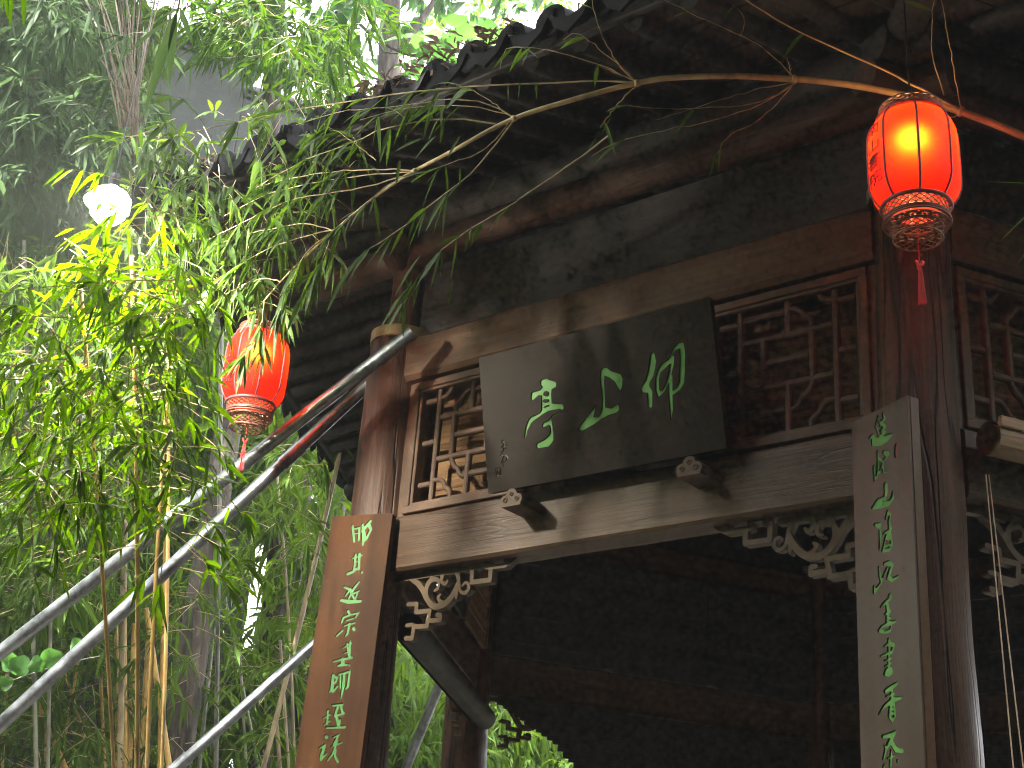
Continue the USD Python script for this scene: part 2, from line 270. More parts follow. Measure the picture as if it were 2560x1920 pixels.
# ------------------------------------------------------------------ pavilion (hexagonal, side 2.4 m)
SIDE = 2.4; S3 = math.sqrt(3)
CORN = [V3(-SIDE, 0, 0), V3(0, 0, 0), V3(SIDE / 2, SIDE * S3 / 2, 0), V3(0, SIDE * S3, 0), V3(-SIDE, SIDE * S3, 0), V3(-1.5 * SIDE, SIDE * S3 / 2, 0)]
CEN = V3(-SIDE / 2, SIDE * S3 / 2, 0)
pav = thing('pavilion', 'dark hexagonal timber pavilion with lattice windows under a low tiled roof', 'pavilion', CEN)
obj('stone_base', trimesh.creation.cylinder(radius=SIDE + .75, height=.3, sections=6, transform=trimesh.transformations.translation_matrix(CEN + V3(0, 0, .15))), M_STONE, pav)
rng = np.random.default_rng(3)
for i, c in enumerate(CORN):
    zs = np.linspace(.3, 4.22, 60); P = np.stack([np.full(60, c[0]) + .012 * np.sin(zs * 1.3 + i), np.full(60, c[1]) + .01 * np.cos(zs * 1.1 + i), zs], 1)
    col = obj('column', tube(P, .136 - .008 * (zs / 4.2), 40, amp=.07, seed=i, fs=2.6), W_COL, pav, smooth=40)
    bnd = np.array([(.139, -.02), (.143, -.018), (.143, .032), (.139, .034), (.131, .034), (.131, -.02)])
    ring = trimesh.creation.revolve(bnd, sections=40); ring.apply_translation(c + V3(0, 0, 4.2)); obj('metal_band', ring, M_RING, col, smooth=30)
    zs = np.linspace(4.2, 4.98, 10); P = np.stack([np.full(10, c[0]), np.full(10, c[1]), zs], 1)
    obj('roof_post', tube(P, .072, 20, amp=.05, seed=i + 20), W_COL, pav, smooth=40)
    plinth = trimesh.creation.revolve([(0, 0), (.21, 0), (.24, .05), (.24, .11), (.17, .17), (0, .17)], sections=32); plinth.apply_translation(c + V3(0, 0, .3)); obj('plinth', plinth, M_STONE, pav, smooth=30)

# window pattern: panel local (x right, z up) traced on the right-hand panel of the front wall
def zw(a, b): return aty(1740 + a * .3134, 640 + b * .3134, -.03)[[0, 2]]
PX0, PX1, PZ0, PZ1 = -.80, -.15, 3.352, 3.952           # outer frame of that panel
BAR = .023
def win_lines():
    f = lambda *q: [zw(*p) for p in q]
    yt, yb = 3.935, 3.398; xl, xr = -.757, -.193; v1, v2 = -.657, -.282
    L = [[(v1, yt), (v1, yb)], [(v2, yt), (v2, yb)]]
    h = lambda a, b, zz: [(a, zz), (b, zz)]
    z_a, z_b, z_c = 3.862, 3.668, 3.478
    L += [h(v2, xr, z_a), h(v2, xr, z_b), h(v2, xr, z_c), h(xl, v1, z_a), h(xl, v1, z_b), h(xl, v1, z_c)]
    z_h1, z_h2 = zw(700, 618)[1], zw(700, 1008)[1]
    L += [h(v1, v2, z_h1), h(v1, v2, z_h2)]
    xa = zw(715, 400)[0]; xb = zw(912, 760)[0]; xc = zw(525, 850)[0]; xd = zw(721, 1200)[0]
    L += [h(v1, xa, zw(520, 470)[1]), [(xa, yt), (xa, z_h1)], [(xb, z_h1), (xb, z_h2)], [(xc, z_h1), (xc, z_h2)], h(xc, xb, zw(715, 810)[1]), [(xd, z_h2), (xd, yb)], h(v1, xd, zw(530, 1240)[1])]
    C = [f((730, 412), (765, 405), (805, 410), (835, 438), (850, 455), (885, 470), (905, 500), (910, 560)),
         f((920, 965), (900, 1025), (868, 1080), (830, 1110), (815, 1155), (775, 1198), (725, 1213)),
         f((1100, 1120), (1035, 1138), (985, 1190), (967, 1238), (928, 1268), (905, 1305), (905, 1370)),
         f((885, 205), (915, 258), (958, 283), (990, 318), (1030, 342), (1085, 335))]
    return L, C
WL, WC = win_lines()
def curl(pts, r=.0115):
    P = spline(np.asarray(pts), 14); return tube(np.stack([P[:, 0], np.full(len(P), 0.0), P[:, 1]], 1), r, 8)
def lattice(i, x0, flip, loc, rot, detail):
    wl, wb = (W_LATT, W_BACK) if detail else (W_LATT, W_DARK)  # far walls: boards darkened to stand in for the unlit interior
    """a lattice window in a wall's own frame: x along the wall, y inwards, z up"""
    W_ = PX1 - PX0; ox = lambda x: (x0 + (PX1 - x)) if flip else (x0 + (x - PX0))
    fr = []
    for d, y0, y1 in ((0, -.045, .02), (.03, -.036, .02)):
        t = .032 if d == 0 else .016
        fr += [bbox(x0 + d, x0 + W_ - d, y0, y1, PZ1 - d - t, PZ1 - d, .003), bbox(x0 + d, x0 + W_ - d, y0, y1, PZ0 + d, PZ0 + d + t, .003),
               bbox(x0 + d, x0 + d + t, y0 + .001, y1 - .001, PZ0 + d + t - .002, PZ1 - d - t + .002, .003), bbox(x0 + W_ - d - t, x0 + W_ - d, y0 + .001, y1 - .001, PZ0 + d + t - .002, PZ1 - d - t + .002, .003)]
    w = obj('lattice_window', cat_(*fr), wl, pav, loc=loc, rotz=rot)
    sub, cur = [], []
    for k, (a, b) in enumerate(WL):
        xa, xb = sorted((ox(a[0]), ox(b[0]))); za, zb = sorted((a[1], b[1])); e = (k % 5) * .0006
        if xb - xa < 1e-6: sub.append(bbox(xa - BAR / 2, xb + BAR / 2, -.022 - e, .004 + e, za, zb, .005))
        else: sub.append(bbox(xa + BAR / 2 - .002, xb - BAR / 2 + .002, -.019 - e, .002 + e, za - BAR / 2, zb + BAR / 2, .005))
    for c in WC: cur.append(curl([(ox(p[0]), p[1]) for p in c]))
    cur = [(v + V3(0, -.009, 0), f) for v, f in cur]
    if detail:
        for m in sub: obj('bar', m, W_LATT, w)
        for m in cur: obj('curved_bar', m, W_LATT, w, smooth=60)
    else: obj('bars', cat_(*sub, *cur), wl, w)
    bz = np.linspace(3.33, 3.98, 9)
    for k in range(8):
        m = beam(x0 - .0 + .004, x0 + W_ - .004, .085 + .007 * (k % 2), .104 + .007 * (k % 2), bz[k] - .006, bz[k + 1] + .006, .005, 12, .002, k + i * 9)
        if detail: obj('backing_board', m, W_BACK, w)
        else: sub.append(m)
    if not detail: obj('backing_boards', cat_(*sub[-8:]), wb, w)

# spandrel bracket, traced on the right end of the front wall, local x measured from the right column
def zb(a, b): p = aty(1740 + a * .18987, 1240 + b * .18987, -.03); return (p[0], p[2])
def bracket_parts():
    K = .18987 * 4.75 / FPX
    st = lambda pts, w: stroke([(*zb(a, b), (w if np.isscalar(w) else w[k]) * K) for k, (a, b) in enumerate(pts)])
    def sm(pts, w):                                     # smooth scroll
        q = spline(np.array([(a, b, ww) for (a, b), ww in zip(pts, w)], float), 26); return stroke([(*zb(a, b), ww * K) for a, b, ww in q])
    rail = stroke([(-.51, 3.078, .022), (-.12, 3.078, .022)])
    knob = Polygon([zb(100, 280), zb(345, 245), zb(345, 470), zb(250, 425)]).buffer(.003)
    key1 = st([(375, 300), (380, 460), (650, 415), (690, 400), (690, 305), (880, 270), (885, 350), (955, 345), (945, 560), (625, 610), (622, 440)], 74)
    sc = [sm([(1110, 560), (1060, 530), (1005, 570), (995, 640), (1050, 695), (1120, 670), (1160, 610), (1180, 520), (1205, 400), (1275, 285), (1375, 235), (1470, 260), (1520, 340), (1500, 420), (1440, 450), (1405, 410)],
             [40, 46, 50, 54, 56, 50, 46, 60, 70, 76, 76, 76, 70, 60, 60, 40]),
          sm([(1200, 500), (1250, 610), (1330, 715), (1440, 775), (1570, 780), (1690, 715), (1780, 600), (1815, 480), (1790, 375), (1710, 320), (1610, 335), (1560, 410), (1580, 490), (1640, 505)],
             [70, 86, 96, 100, 96, 90, 84, 90, 84, 76, 66, 60, 56, 40]),
          sm([(1400, 760), (1480, 735), (1540, 680), (1560, 630), (1520, 605)], [60, 60, 56, 54, 40]),
          sm([(1760, 330), (1710, 260), (1700, 180), (1750, 120), (1820, 125), (1840, 200)], [70, 60, 56, 60, 50, 20]),
          sm([(1810, 600), (1870, 460), (1960, 330), (2075, 230), (2140, 180)], [50, 80, 90, 84, 70]),
          sm([(1380, 185), (1385, 190), (1390, 195)], [64, 66, 60]), sm([(1205, 590), (1215, 680), (1210, 750)], [50, 56, 14])]
    key2 = st([(1545, 915), (1490, 930), (1485, 1010), (1720, 970), (1700, 815), (1975, 770), (1975, 640), (2150, 600)], 72)
    key3 = st([(1725, 950), (1735, 1050), (2000, 1005), (2020, 1190), (2150, 1160)], 72)
    key4 = st([(2150, 950), (2040, 960)], 60)
    return [('bracket_rail', rail, .03), ('bracket_knob', knob, .03), ('key_fret', key1, .036), ('scroll', unary_union(sc), .032), ('key_fret', unary_union([key2, key3, key4]), .036)]
BRK = [(n, extrude(s, d), d) for n, s, d in bracket_parts()]
_kc = zb(262, 335)

def wall_frame(i):
    a = CORN[i]; return a, 60.0 * i
RAFT_Z = lambda y: 4.885 + .375 * y                       # top of the purlins / underside of the rafters
OH = 1.0
for i in range(6):
    loc, rot = wall_frame(i); near = i in (0, 1, 5)
    obj('lower_beam', beam(.11, SIDE - .11, -.075, .07, 3.095, 3.332, .012, 40, .005, i), W_BEAM, pav, smooth=30, loc=loc, rotz=rot)
    obj('upper_beam', beam(.11, SIDE - .11, -.08, .08, 3.962, 4.175, .02, 40, .006, i + 10), W_BEAM, pav, smooth=30, loc=loc, rotz=rot)
    obj('frieze_board', bbox(.07, SIDE - .07, .03, .05, 4.17, 4.58), W_DARK, pav, loc=loc, rotz=rot)
    ext = .55 if i == 0 else .2
    obj('tie_log', (lambda m: m)(tube([(x, -.045, 4.625 + .012 * math.sin(x * 2)) for x in np.linspace(-ext, SIDE + .2, 24)], .07, 20, amp=.14, seed=i + 40, fs=4)), W_LOG, pav, smooth=40, loc=loc, rotz=rot)
    obj('purlin', tube([(x, -.02, 4.795) for x in np.linspace(-.15, SIDE + .15, 20)], .095, 20, amp=.08, seed=i + 50, fs=4), W_DARK, pav, smooth=40, loc=loc, rotz=rot)
    # eave purlin further out, carried by the rafters
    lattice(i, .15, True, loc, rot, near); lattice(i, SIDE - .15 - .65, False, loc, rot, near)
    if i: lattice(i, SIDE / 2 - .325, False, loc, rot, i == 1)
    obj('window_mullion', bbox(.105, .153, -.03, .112, 3.335, 3.96), W_LATT if near else W_DARK, pav, loc=loc, rotz=rot); obj('window_mullion', bbox(SIDE - .153, SIDE - .105, -.03, .112, 3.335, 3.96), W_LATT if near else W_DARK, pav, loc=loc, rotz=rot)  # far mullions take the dark wood to imitate the unlit interior
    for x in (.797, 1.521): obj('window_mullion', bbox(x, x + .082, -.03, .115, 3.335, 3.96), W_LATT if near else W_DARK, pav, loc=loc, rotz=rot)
    for side in (0, 1):
        root = None
        for n, (v, f), d in BRK:
            v = np.asarray(v); x = v[:, 0] + (SIDE if side == 0 else 0); x = x if side == 0 else -v[:, 0]
            m = (np.stack([x, v[:, 2] - d / 2, v[:, 1]], 1), f if side == 0 else np.asarray(f)[:, ::-1]); m = (m[0], np.asarray(m[1])[:, ::-1])
            if root is None: root = obj('spandrel_bracket', m, W_CARV, pav, loc=loc, rotz=rot)
            else: obj(n, m, W_CARV, root, smooth=25)
        t = trimesh.creation.torus(.011, .003, 16, 8); t.apply_transform(trimesh.transformations.rotation_matrix(math.pi / 2, [1, 0, 0]))
        t.apply_translation([(SIDE + _kc[0]) if side == 0 else -_kc[0], -.018, _kc[1]]); obj('knob_ring', t, W_CARV, root)
    # rafters, soffit, tiles
    sp = .215; xs = np.arange(-.5, SIDE + .51, sp)
    for k, x in enumerate(xs):
        ye = min(1.95, S3 * min(x, SIDE - x) if 0 <= x <= SIDE else S3 * (x if x < 0 else SIDE - x))
        if ye < -OH + .12: continue
        ys = np.linspace(-OH + .03, ye, 8)
        obj('rafter', tube([(x, y, RAFT_Z(y) + .035 + .006 * math.sin(7 * y + k)) for y in ys], .036, 10, amp=.12, seed=k + i * 31, fs=5), W_DARK, pav, smooth=40, loc=loc, rotz=rot)
    # soffit boards follow the slope, plank by plank
    yb = np.arange(-OH, 2.0, .16)
    for k, y in enumerate(yb):
        y1 = min(y + .155, 2.07); z0, z1 = RAFT_Z(y) + .073, RAFT_Z(y1) + .073; l0, r0 = y / S3, SIDE - y / S3; l1, r1 = y1 / S3, SIDE - y1 / S3
        dz = .004 * math.sin(k * 2.7 + i)
        p = [(l0, y, z0 + dz), (r0, y, z0 + dz), (l1, y1, z1 + dz), (r1, y1, z1 + dz)]
        obj('soffit_board', hull(p + [(a, b, c + .02) for a, b, c in p]), M_SOFF, pav, loc=loc, rotz=rot)
    c0 = -OH / S3
    obj('eave_fascia', beam(c0 + .0, SIDE - c0, -OH - .02, -OH + .012, RAFT_Z(-OH) + .03, RAFT_Z(-OH) + .09, .006, 50, .006, i + 70), W_DARK, pav, loc=loc, rotz=rot)
    rows = np.arange(c0 + .08, SIDE - c0 - .05, .19); body = []
    rt = random.Random(50 + i)
    for k, x in enumerate(rows):
        ye = max(-OH + .25, min(2.0, S3 * min(x, SIDE - x)))
        a = np.linspace(0, math.pi, 9); j = rt.uniform(-.012, .012); ends = -OH - .05 + rt.uniform(-.02, .025)
        def half(y0, y1, r, cx, up=1, th=.014, lift=.0):
            v = []; 
            for y in (y0, y1):
                for rr in (r, r - th): v += [(cx + rr * math.cos(t), y, RAFT_Z(y) + .10 + lift + up * rr * math.sin(t)) for t in a]
            n = len(a); f = []
            for q in range(n - 1):
                f += [(q, q + 1, 2 * n + q + 1), (q, 2 * n + q + 1, 2 * n + q), (n + q + 1, n + q, 3 * n + q), (n + q + 1, 3 * n + q, 3 * n + q + 1), (q + 1, q, n + q), (q + 1, n + q, n + q + 1), (2 * n + q, 2 * n + q + 1, 3 * n + q + 1), (2 * n + q, 3 * n + q + 1, 3 * n + q)]
            f += [(0, 2 * n, 3 * n), (0, 3 * n, n), (n - 1, 2 * n - 1, 4 * n - 1), (n - 1, 4 * n - 1, 3 * n - 1)]
            return np.array(v), np.array(f)
        cov = half(ends, ends + .24, .062, x + j, 1, lift=.03); pan = half(ends - .03, ends + .24, .10, x + .095 + j, -1, lift=.075)
        disc = trimesh.creation.cylinder(radius=.064, height=.014, sections=16, transform=trimesh.transformations.rotation_matrix(math.pi / 2, [1, 0, 0])); disc.apply_translation([x + j, ends - .004, RAFT_Z(ends) + .128])
        drip = extrude(Polygon([(-.09, .03), (-.06, -.03), (0, -.075), (.06, -.03), (.09, .03), (.045, .0), (0, -.012), (-.045, .0)]), .012); dv = np.asarray(drip[0]); dv = np.stack([dv[:, 0] + x + .095 + j, ends - .035 + dv[:, 2], dv[:, 1] + RAFT_Z(ends) + .10], 1)
        if near:
            ct = obj('cover_tile', cov, M_TILE, pav, smooth=30, loc=loc, rotz=rot); obj('tile_end_disc', disc, M_TILE, ct)
            pt = obj('pan_tile', pan, M_TILE, pav, smooth=30, loc=loc, rotz=rot); obj('drip_tile', (dv, drip[1]), M_TILE, pt)
        else: body += [cov, pan]
        if ye > ends + .3:
            body += [half(y, min(y + .24, ye), .062, x + j + rt.uniform(-.004, .004), 1, lift=.03 + .006) for y in np.arange(ends + .22, ye - .05, .22)]
            body += [half(y, min(y + .24, ye), .10, x + .095 + j, -1, lift=.08) for y in np.arange(ends + .22, ye - .05, .22)]
    obj('roof_tiles', cat_(*body), M_TILE, pav, kind='stuff', loc=loc, rotz=rot)
    # hip rafter and hip ridge along the corner
    d = nrm(loc - CEN); P = [loc + d * s + V3(0, 0, RAFT_Z(-s * S3 / 2) + .0) for s in np.linspace(1.17, -2.1, 12)]
    obj('hip_rafter', tube(P, .07, 12, amp=.08, seed=i + 90), W_DARK, pav, smooth=40)
    P = [loc + d * s + V3(0, 0, RAFT_Z(-s * S3 / 2) + .2 + (.10 * max(0, s - .6) ** 1.5)) for s in np.linspace(1.2, -2.3, 14)]
    obj('hip_ridge', tube(P, .075, 12, amp=.1, seed=i + 95), M_TILE, pav, smooth=40)
fin = trimesh.creation.revolve([(0, 0), (.34, 0), (.3, .15), (.16, .2), (.2, .35), (.24, .48), (.14, .62), (.08, .7), (.1, .78), (0, .95)], sections=28); fin.apply_translation(CEN + V3(0, 0, RAFT_Z(2.05) + .1)); obj('roof_finial', fin, M_TILE, pav, smooth=40)

# ------------------------------------------------------------------ carved plaque
def carve(O, U, V, N, w, h, th, glyphs, eng, name, label, cat, m_board, m_glyph, rec=.006, loc=None, edge=None):
    """a board with its lettering cut into the face. glyphs / eng: shapely shapes in board (u, v)"""
    t = thing(name, label, cat, loc if loc is not None else O)
    allg = unary_union([g for g in glyphs] + [g for g, _ in eng])
    face = sbox(0.0, 0.0, w, h).difference(allg.simplify(.0006))
    front = extrude(face, rec, -rec)
    obj('board_face', xf(front, O, U, V, N), m_board, t)
    back = bbox(0, w, 0, h, -th, -rec - .0005, .004)
    obj('board_body', xf(back, O, U, V, N), edge or m_board, t)
    for g in glyphs: obj('carved_character', xf(extrude(g.buffer(.0008).simplify(.0005), .0012, -rec + .0002), O, U, V, N), m_glyph, t)
    for g, mm in eng: obj('small_inscription', xf(extrude(g.buffer(.0003), .001, -rec + .0002), O, U, V, N), mm, t)
    return t
def on_board(O, U, V, N):
    def f(px, py):
        p = atp(px, py, O, N) - O; return float(p @ U), float(p @ V)
    return f
PO = aty(1221, 1234, -.165); PU = V3(1, 0, 0); _pt = aty(1194, 896, -.29); PV = nrm(V3(0, _pt[1] - PO[1], _pt[2] - PO[2])); PN = np.cross(PU, PV)
PW = float((aty(1816, 1122, -.165) - PO)[0]); PH = float(np.linalg.norm((_pt - PO)[1:]))
pb = on_board(PO, PU, PV, PN)
def glyph_poly(pts, ox, oy, s, fn, holes=()):
    g = Polygon([fn(ox + a * s, oy + b * s) for a, b in pts]).buffer(0)
    for h in holes: g = g.difference(Polygon([fn(ox + a * s, oy + b * s) for a, b in h]).buffer(0))
    return g
def glyph_strokes(strokes, ox, oy, s, fn, k=1.0, depth=None):
    out = []
    for st in strokes:
        q = []
        for a, b, w in st:
            x, y = fn(ox + a * s, oy + b * s); x2, y2 = fn(ox + a * s + 10, oy + b * s); x3, y3 = fn(ox + a * s, oy + b * s + 10)
            q.append((x, y, w * s * k * (math.hypot(x2 - x, y2 - y) + math.hypot(x3 - x, y3 - y)) / 20))
        out.append(stroke(q))
    return unary_union(out)
ting = [glyph_poly([(400, 590), (415, 565), (475, 558), (490, 575), (565, 592), (578, 610), (575, 650), (525, 675), (520, 740), (525, 835), (600, 838), (640, 838), (658, 870), (652, 905), (615, 892), (560, 903), (490, 915), (440, 945), (380, 985), (330, 1020), (300, 1050), (280, 1090), (255, 1140), (240, 1215), (225, 1220), (225, 1170), (240, 1090), (265, 1020), (290, 985), (340, 965), (390, 935), (410, 910), (412, 840), (410, 745), (385, 740), (310, 805), (295, 780), (300, 715), (340, 700), (390, 685), (420, 650), (400, 620)],
        1260, 820, .226, pb, holes=[[(430, 740), (440, 705), (470, 695), (492, 715), (480, 745), (450, 752)], [(428, 800), (450, 785), (490, 788), (485, 810), (450, 825), (428, 815)], [(430, 885), (455, 860), (492, 852), (480, 862)]]),
        glyph_poly([(655, 912), (560, 968), (520, 1000), (530, 1060), (545, 1150), (545, 1240), (520, 1280), (490, 1310), (440, 1320), (375, 1330), (355, 1310), (362, 1275), (400, 1255), (450, 1230), (490, 1190), (510, 1150), (505, 1090), (490, 1070), (430, 1100), (420, 1080), (430, 1050), (490, 1020), (530, 970), (600, 930)], 1260, 820, .226, pb)]
zhi = glyph_poly([(1065, 480), (1085, 445), (1130, 437), (1180, 480), (1250, 500), (1290, 515), (1310, 560), (1305, 640), (1290, 695), (1255, 660), (1215, 590), (1160, 545), (1110, 525), (1105, 600), (1112, 700), (1118, 880), (1180, 890), (1220, 865), (1255, 840), (1272, 870), (1270, 910), (1240, 935), (1160, 960), (1080, 1000), (1000, 1060), (920, 1105), (870, 1130), (825, 1135), (825, 1105), (870, 1040), (930, 960), (1000, 870), (1022, 840), (1005, 900), (985, 985), (1030, 985), (1065, 950), (1080, 900), (1085, 780), (1070, 660), (1060, 560)], 1260, 820, .226, pb)
yang = [glyph_poly([(1615, 285), (1640, 262), (1665, 290), (1680, 370), (1670, 450), (1650, 530), (1610, 600), (1605, 640), (1640, 700), (1640, 800), (1638, 870), (1615, 885), (1590, 870), (1588, 780), (1580, 715), (1530, 708), (1510, 680), (1515, 650), (1560, 580), (1590, 480), (1605, 380)], 1260, 820, .226, pb),
        glyph_strokes([[(1840, 310, 20), (1880, 235, 34), (1930, 195, 54), (1962, 190, 64), (1975, 300, 62), (1972, 450, 62), (1965, 600, 58), (1930, 665, 46), (1860, 722, 40)],
                       [(1850, 310, 26), (1820, 370, 50), (1760, 420, 66), (1712, 480, 42), (1692, 560, 42), (1695, 680, 42), (1712, 735, 44), (1765, 690, 32), (1800, 620, 26), (1832, 520, 36), (1855, 400, 50), (1868, 320, 30)],
                       [(1842, 540, 44), (1838, 680, 54), (1842, 760, 46), (1850, 900, 40), (1842, 1005, 10)]], 1260, 820, .226, pb)]
sig = glyph_strokes([[(870, 1115, 8), (890, 1108, 6)], [(868, 1150, 6), (905, 1135, 6)], [(880, 1110, 8), (882, 1165, 7)], [(872, 1180, 6), (895, 1160, 6)], [(865, 1200, 8), (885, 1195, 6), (870, 1245, 6)], [(890, 1195, 6), (908, 1215, 8), (895, 1235, 6)], [(880, 1235, 5), (878, 1270, 4)]], 900, 650, .4069, pb, 1.2)
seal = glyph_strokes([[(835, 1280, 6), (862, 1275, 6), (866, 1322, 6), (838, 1326, 6), (835, 1280, 6)], [(845, 1290, 4), (848, 1315, 4), (858, 1300, 4), (856, 1318, 4)]], 900, 650, .4069, pb, 1.1)
carve(PO, PU, PV, PN, PW, PH, .032, ting + [zhi] + yang, [(sig, M_ENGR), (seal, M_ENGR)], 'name_plaque', 'broad dark plaque with three green carved characters leaning out over the beam', 'sign', W_PLAQ, M_GREEN)

# cloud-shaped wooden blocks carrying the plaque
def cloud_block(cx, label):
    base = aty(cx[0], cx[1], -.215); t = thing('plaque_support', label, 'bracket', base, group='carved cloud blocks under the plaque')
    g = unary_union([Point(-.028, .022).buffer(.021), Point(.028, .022).buffer(.021), Point(0, .042).buffer(.024), sbox(-.044, 0, .044, .03)]).buffer(.002)
    v, f = extrude(g, .15); v = np.asarray(v); lean = v[:, 2] * 0.0
    m = (np.stack([v[:, 0] + base[0], base[1] + v[:, 2], v[:, 1] + base[2] - .012 + lean], 1), np.asarray(f)[:, ::-1]); obj('block', m, W_CARV, t)
    for x, z, r in ((-.027, .022, .011), (.027, .022, .011), (0, .044, .009)):
        a = np.linspace(0, 2 * math.pi * 1.15, 22); P = np.stack([base[0] + x + r * (1 - a / 14) * np.cos(a), np.full(22, base[1] - .001), base[2] - .012 + z + r * (1 - a / 14) * np.sin(a)], 1)
        obj('scroll', tube(P, .0022, 6), W_EDGE, t)
cloud_block((1277, 1256), 'carved cloud block under the lit left end of the plaque, nearest the steel poles')
cloud_block((1722, 1178), 'carved cloud block under the right end of the plaque, nearest the red-lit column')

# ------------------------------------------------------------------ couplet boards
def couplet(ph, s, col, off, lean, corner_px, wpx, z_bot, chars, mirror, label, mb, me, nudge=1.0):
    a = math.radians(ph); U = V3(math.cos(a), s * math.sin(a), 0); N0 = np.cross(U, V3(0, 0, 1)); P0 = V3(*col, 3.35) + N0 * off
    V = nrm(V3(0, 0, 1) - N0 * lean); N = np.cross(U, V)
    TL = atp(*corner_px[0], P0, N); TR = atp(*corner_px[1], P0, N); w = float((TR - TL) @ U); h = (TL[2] - z_bot) / V[2]
    O = TL - V * h; fn = on_board(O, U, V, N)
    gl, en = [], []
    for (ox, oy, sc, items) in chars:
        for it in items: gl.append(glyph_strokes(it, ox, oy, sc, fn, 1.35))
    return O, U, V, N, w, h, gl, fn
R1 = [[[(325, 270, 9), (305, 360, 16), (330, 430, 12), (335, 475, 14)], [(365, 250, 9), (382, 300, 22), (350, 332, 18), (386, 372, 24), (350, 402, 20), (386, 420, 22), (342, 450, 18)], [(255, 462, 18), (280, 450, 26), (290, 500, 44), (350, 495, 46), (400, 470, 42), (445, 437, 18)], [(330, 300, 14), (345, 360, 14)]],
      [[(320, 582, 12), (325, 650, 18), (325, 740, 20), (315, 800, 22), (296, 832, 14), (290, 720, 22)], [(375, 590, 20), (400, 600, 34), (420, 606, 16), (370, 665, 16), (338, 765, 14)], [(330, 640, 12), (360, 670, 14)], [(365, 680, 22), (372, 762, 16), (410, 755, 14)]],
      [[(390, 872, 32), (395, 930, 30), (385, 1000, 26)], [(275, 1070, 14), (320, 1012, 26), (380, 985, 22)], [(282, 1072, 18), (350, 1045, 36), (420, 1030, 30), (450, 990, 28), (452, 937, 14)]],
      [[(410, 1105, 24), (395, 1160, 18)], [(410, 1105, 20), (432, 1130, 18), (420, 1180, 22), (430, 1250, 30), (412, 1340, 26)], [(295, 1215, 14), (335, 1225, 36), (350, 1213, 14)], [(340, 1260, 16), (345, 1330, 22), (338, 1425, 14)], [(375, 1290, 16), (440, 1250, 18)], [(430, 1290, 22), (445, 1380, 24), (422, 1430, 24), (365, 1440, 20), (375, 1402, 20), (440, 1382, 14)], [(400, 1300, 20), (370, 1410, 14)]]]
R2 = [[[(308, 60, 18), (315, 120, 20), (325, 180, 16), (290, 230, 22), (272, 255, 22), (268, 212, 16)], [(325, 185, 14), (345, 120, 14), (372, 70, 20)], [(350, 30, 18), (385, 22, 26), (415, 40, 22), (395, 90, 26), (380, 140, 26), (412, 160, 20), (460, 130, 16)]],
      [[(395, 285, 28), (400, 302, 24), (345, 350, 20), (322, 375, 12)], [(370, 340, 24), (380, 400, 30), (375, 480, 26)], [(355, 430, 12), (400, 410, 14)], [(365, 485, 14), (400, 460, 16)], [(440, 490, 16), (390, 505, 24), (330, 530, 18), (308, 562, 18), (350, 575, 18), (395, 563, 18), (405, 530, 18)]],
      [[(385, 640, 24), (402, 672, 14)], [(350, 687, 12), (390, 662, 22), (427, 680, 20), (408, 735, 20), (370, 745, 16), (322, 767, 12)], [(385, 665, 18), (385, 780, 20), (385, 860, 22)], [(355, 802, 12), (405, 787, 12)], [(355, 847, 12), (405, 822, 12)], [(365, 872, 16), (352, 908, 16), (390, 918, 16), (412, 898, 16), (408, 862, 14), (370, 872, 14)], [(378, 898, 26), (390, 892, 26)]],
      [[(360, 1045, 24), (400, 1020, 30), (450, 985, 20)], [(410, 1030, 24), (410, 1130, 26)], [(365, 1087, 12), (430, 1067, 14)], [(310, 1225, 14), (350, 1165, 20), (410, 1120, 30), (485, 1097, 16)], [(405, 1130, 30), (396, 1200, 26), (390, 1245, 20), (415, 1282, 20)], [(425, 1140, 22), (435, 1240, 20), (415, 1285, 16)], [(392, 1190, 16), (432, 1186, 14)], [(392, 1225, 14), (432, 1222, 14)]],
      [[(340, 1407, 22), (390, 1397, 26), (438, 1370, 20)], [(432, 1380, 22), (400, 1440, 34), (365, 1500, 22), (345, 1585, 20)], [(400, 1440, 30), (440, 1510, 28), (495, 1522, 22)], [(405, 1522, 18), (400, 1640, 22)], [(350, 1480, 12), (362, 1502, 12)], [(455, 1600, 16), (458, 1608, 16)], [(345, 1650, 20), (350, 1640, 20)], [(375, 1582, 12), (430, 1562, 12)]]]
O, U, V, N, w, h, gl, fn = couplet(27.5, -1, (0, 0), .172, .008, [(2129, 1057), (2269, 986)], 0, .75, [(2100, 960, .2893, R1), (2100, 1400, .3134, R2)], False, '', None, None)
oval = glyph_strokes([[(483, 530, 30), (480, 575, 34), (482, 622, 30)]], 2100, 960, .2893, fn)
carve(O, U, V, N, w, h, .045, gl, [(oval, M_SEAL)], 'couplet_board', 'pale sheened couplet board with carved green characters, on the near right column', 'sign', W_BRDR, M_GREEN, edge=W_EDGE)
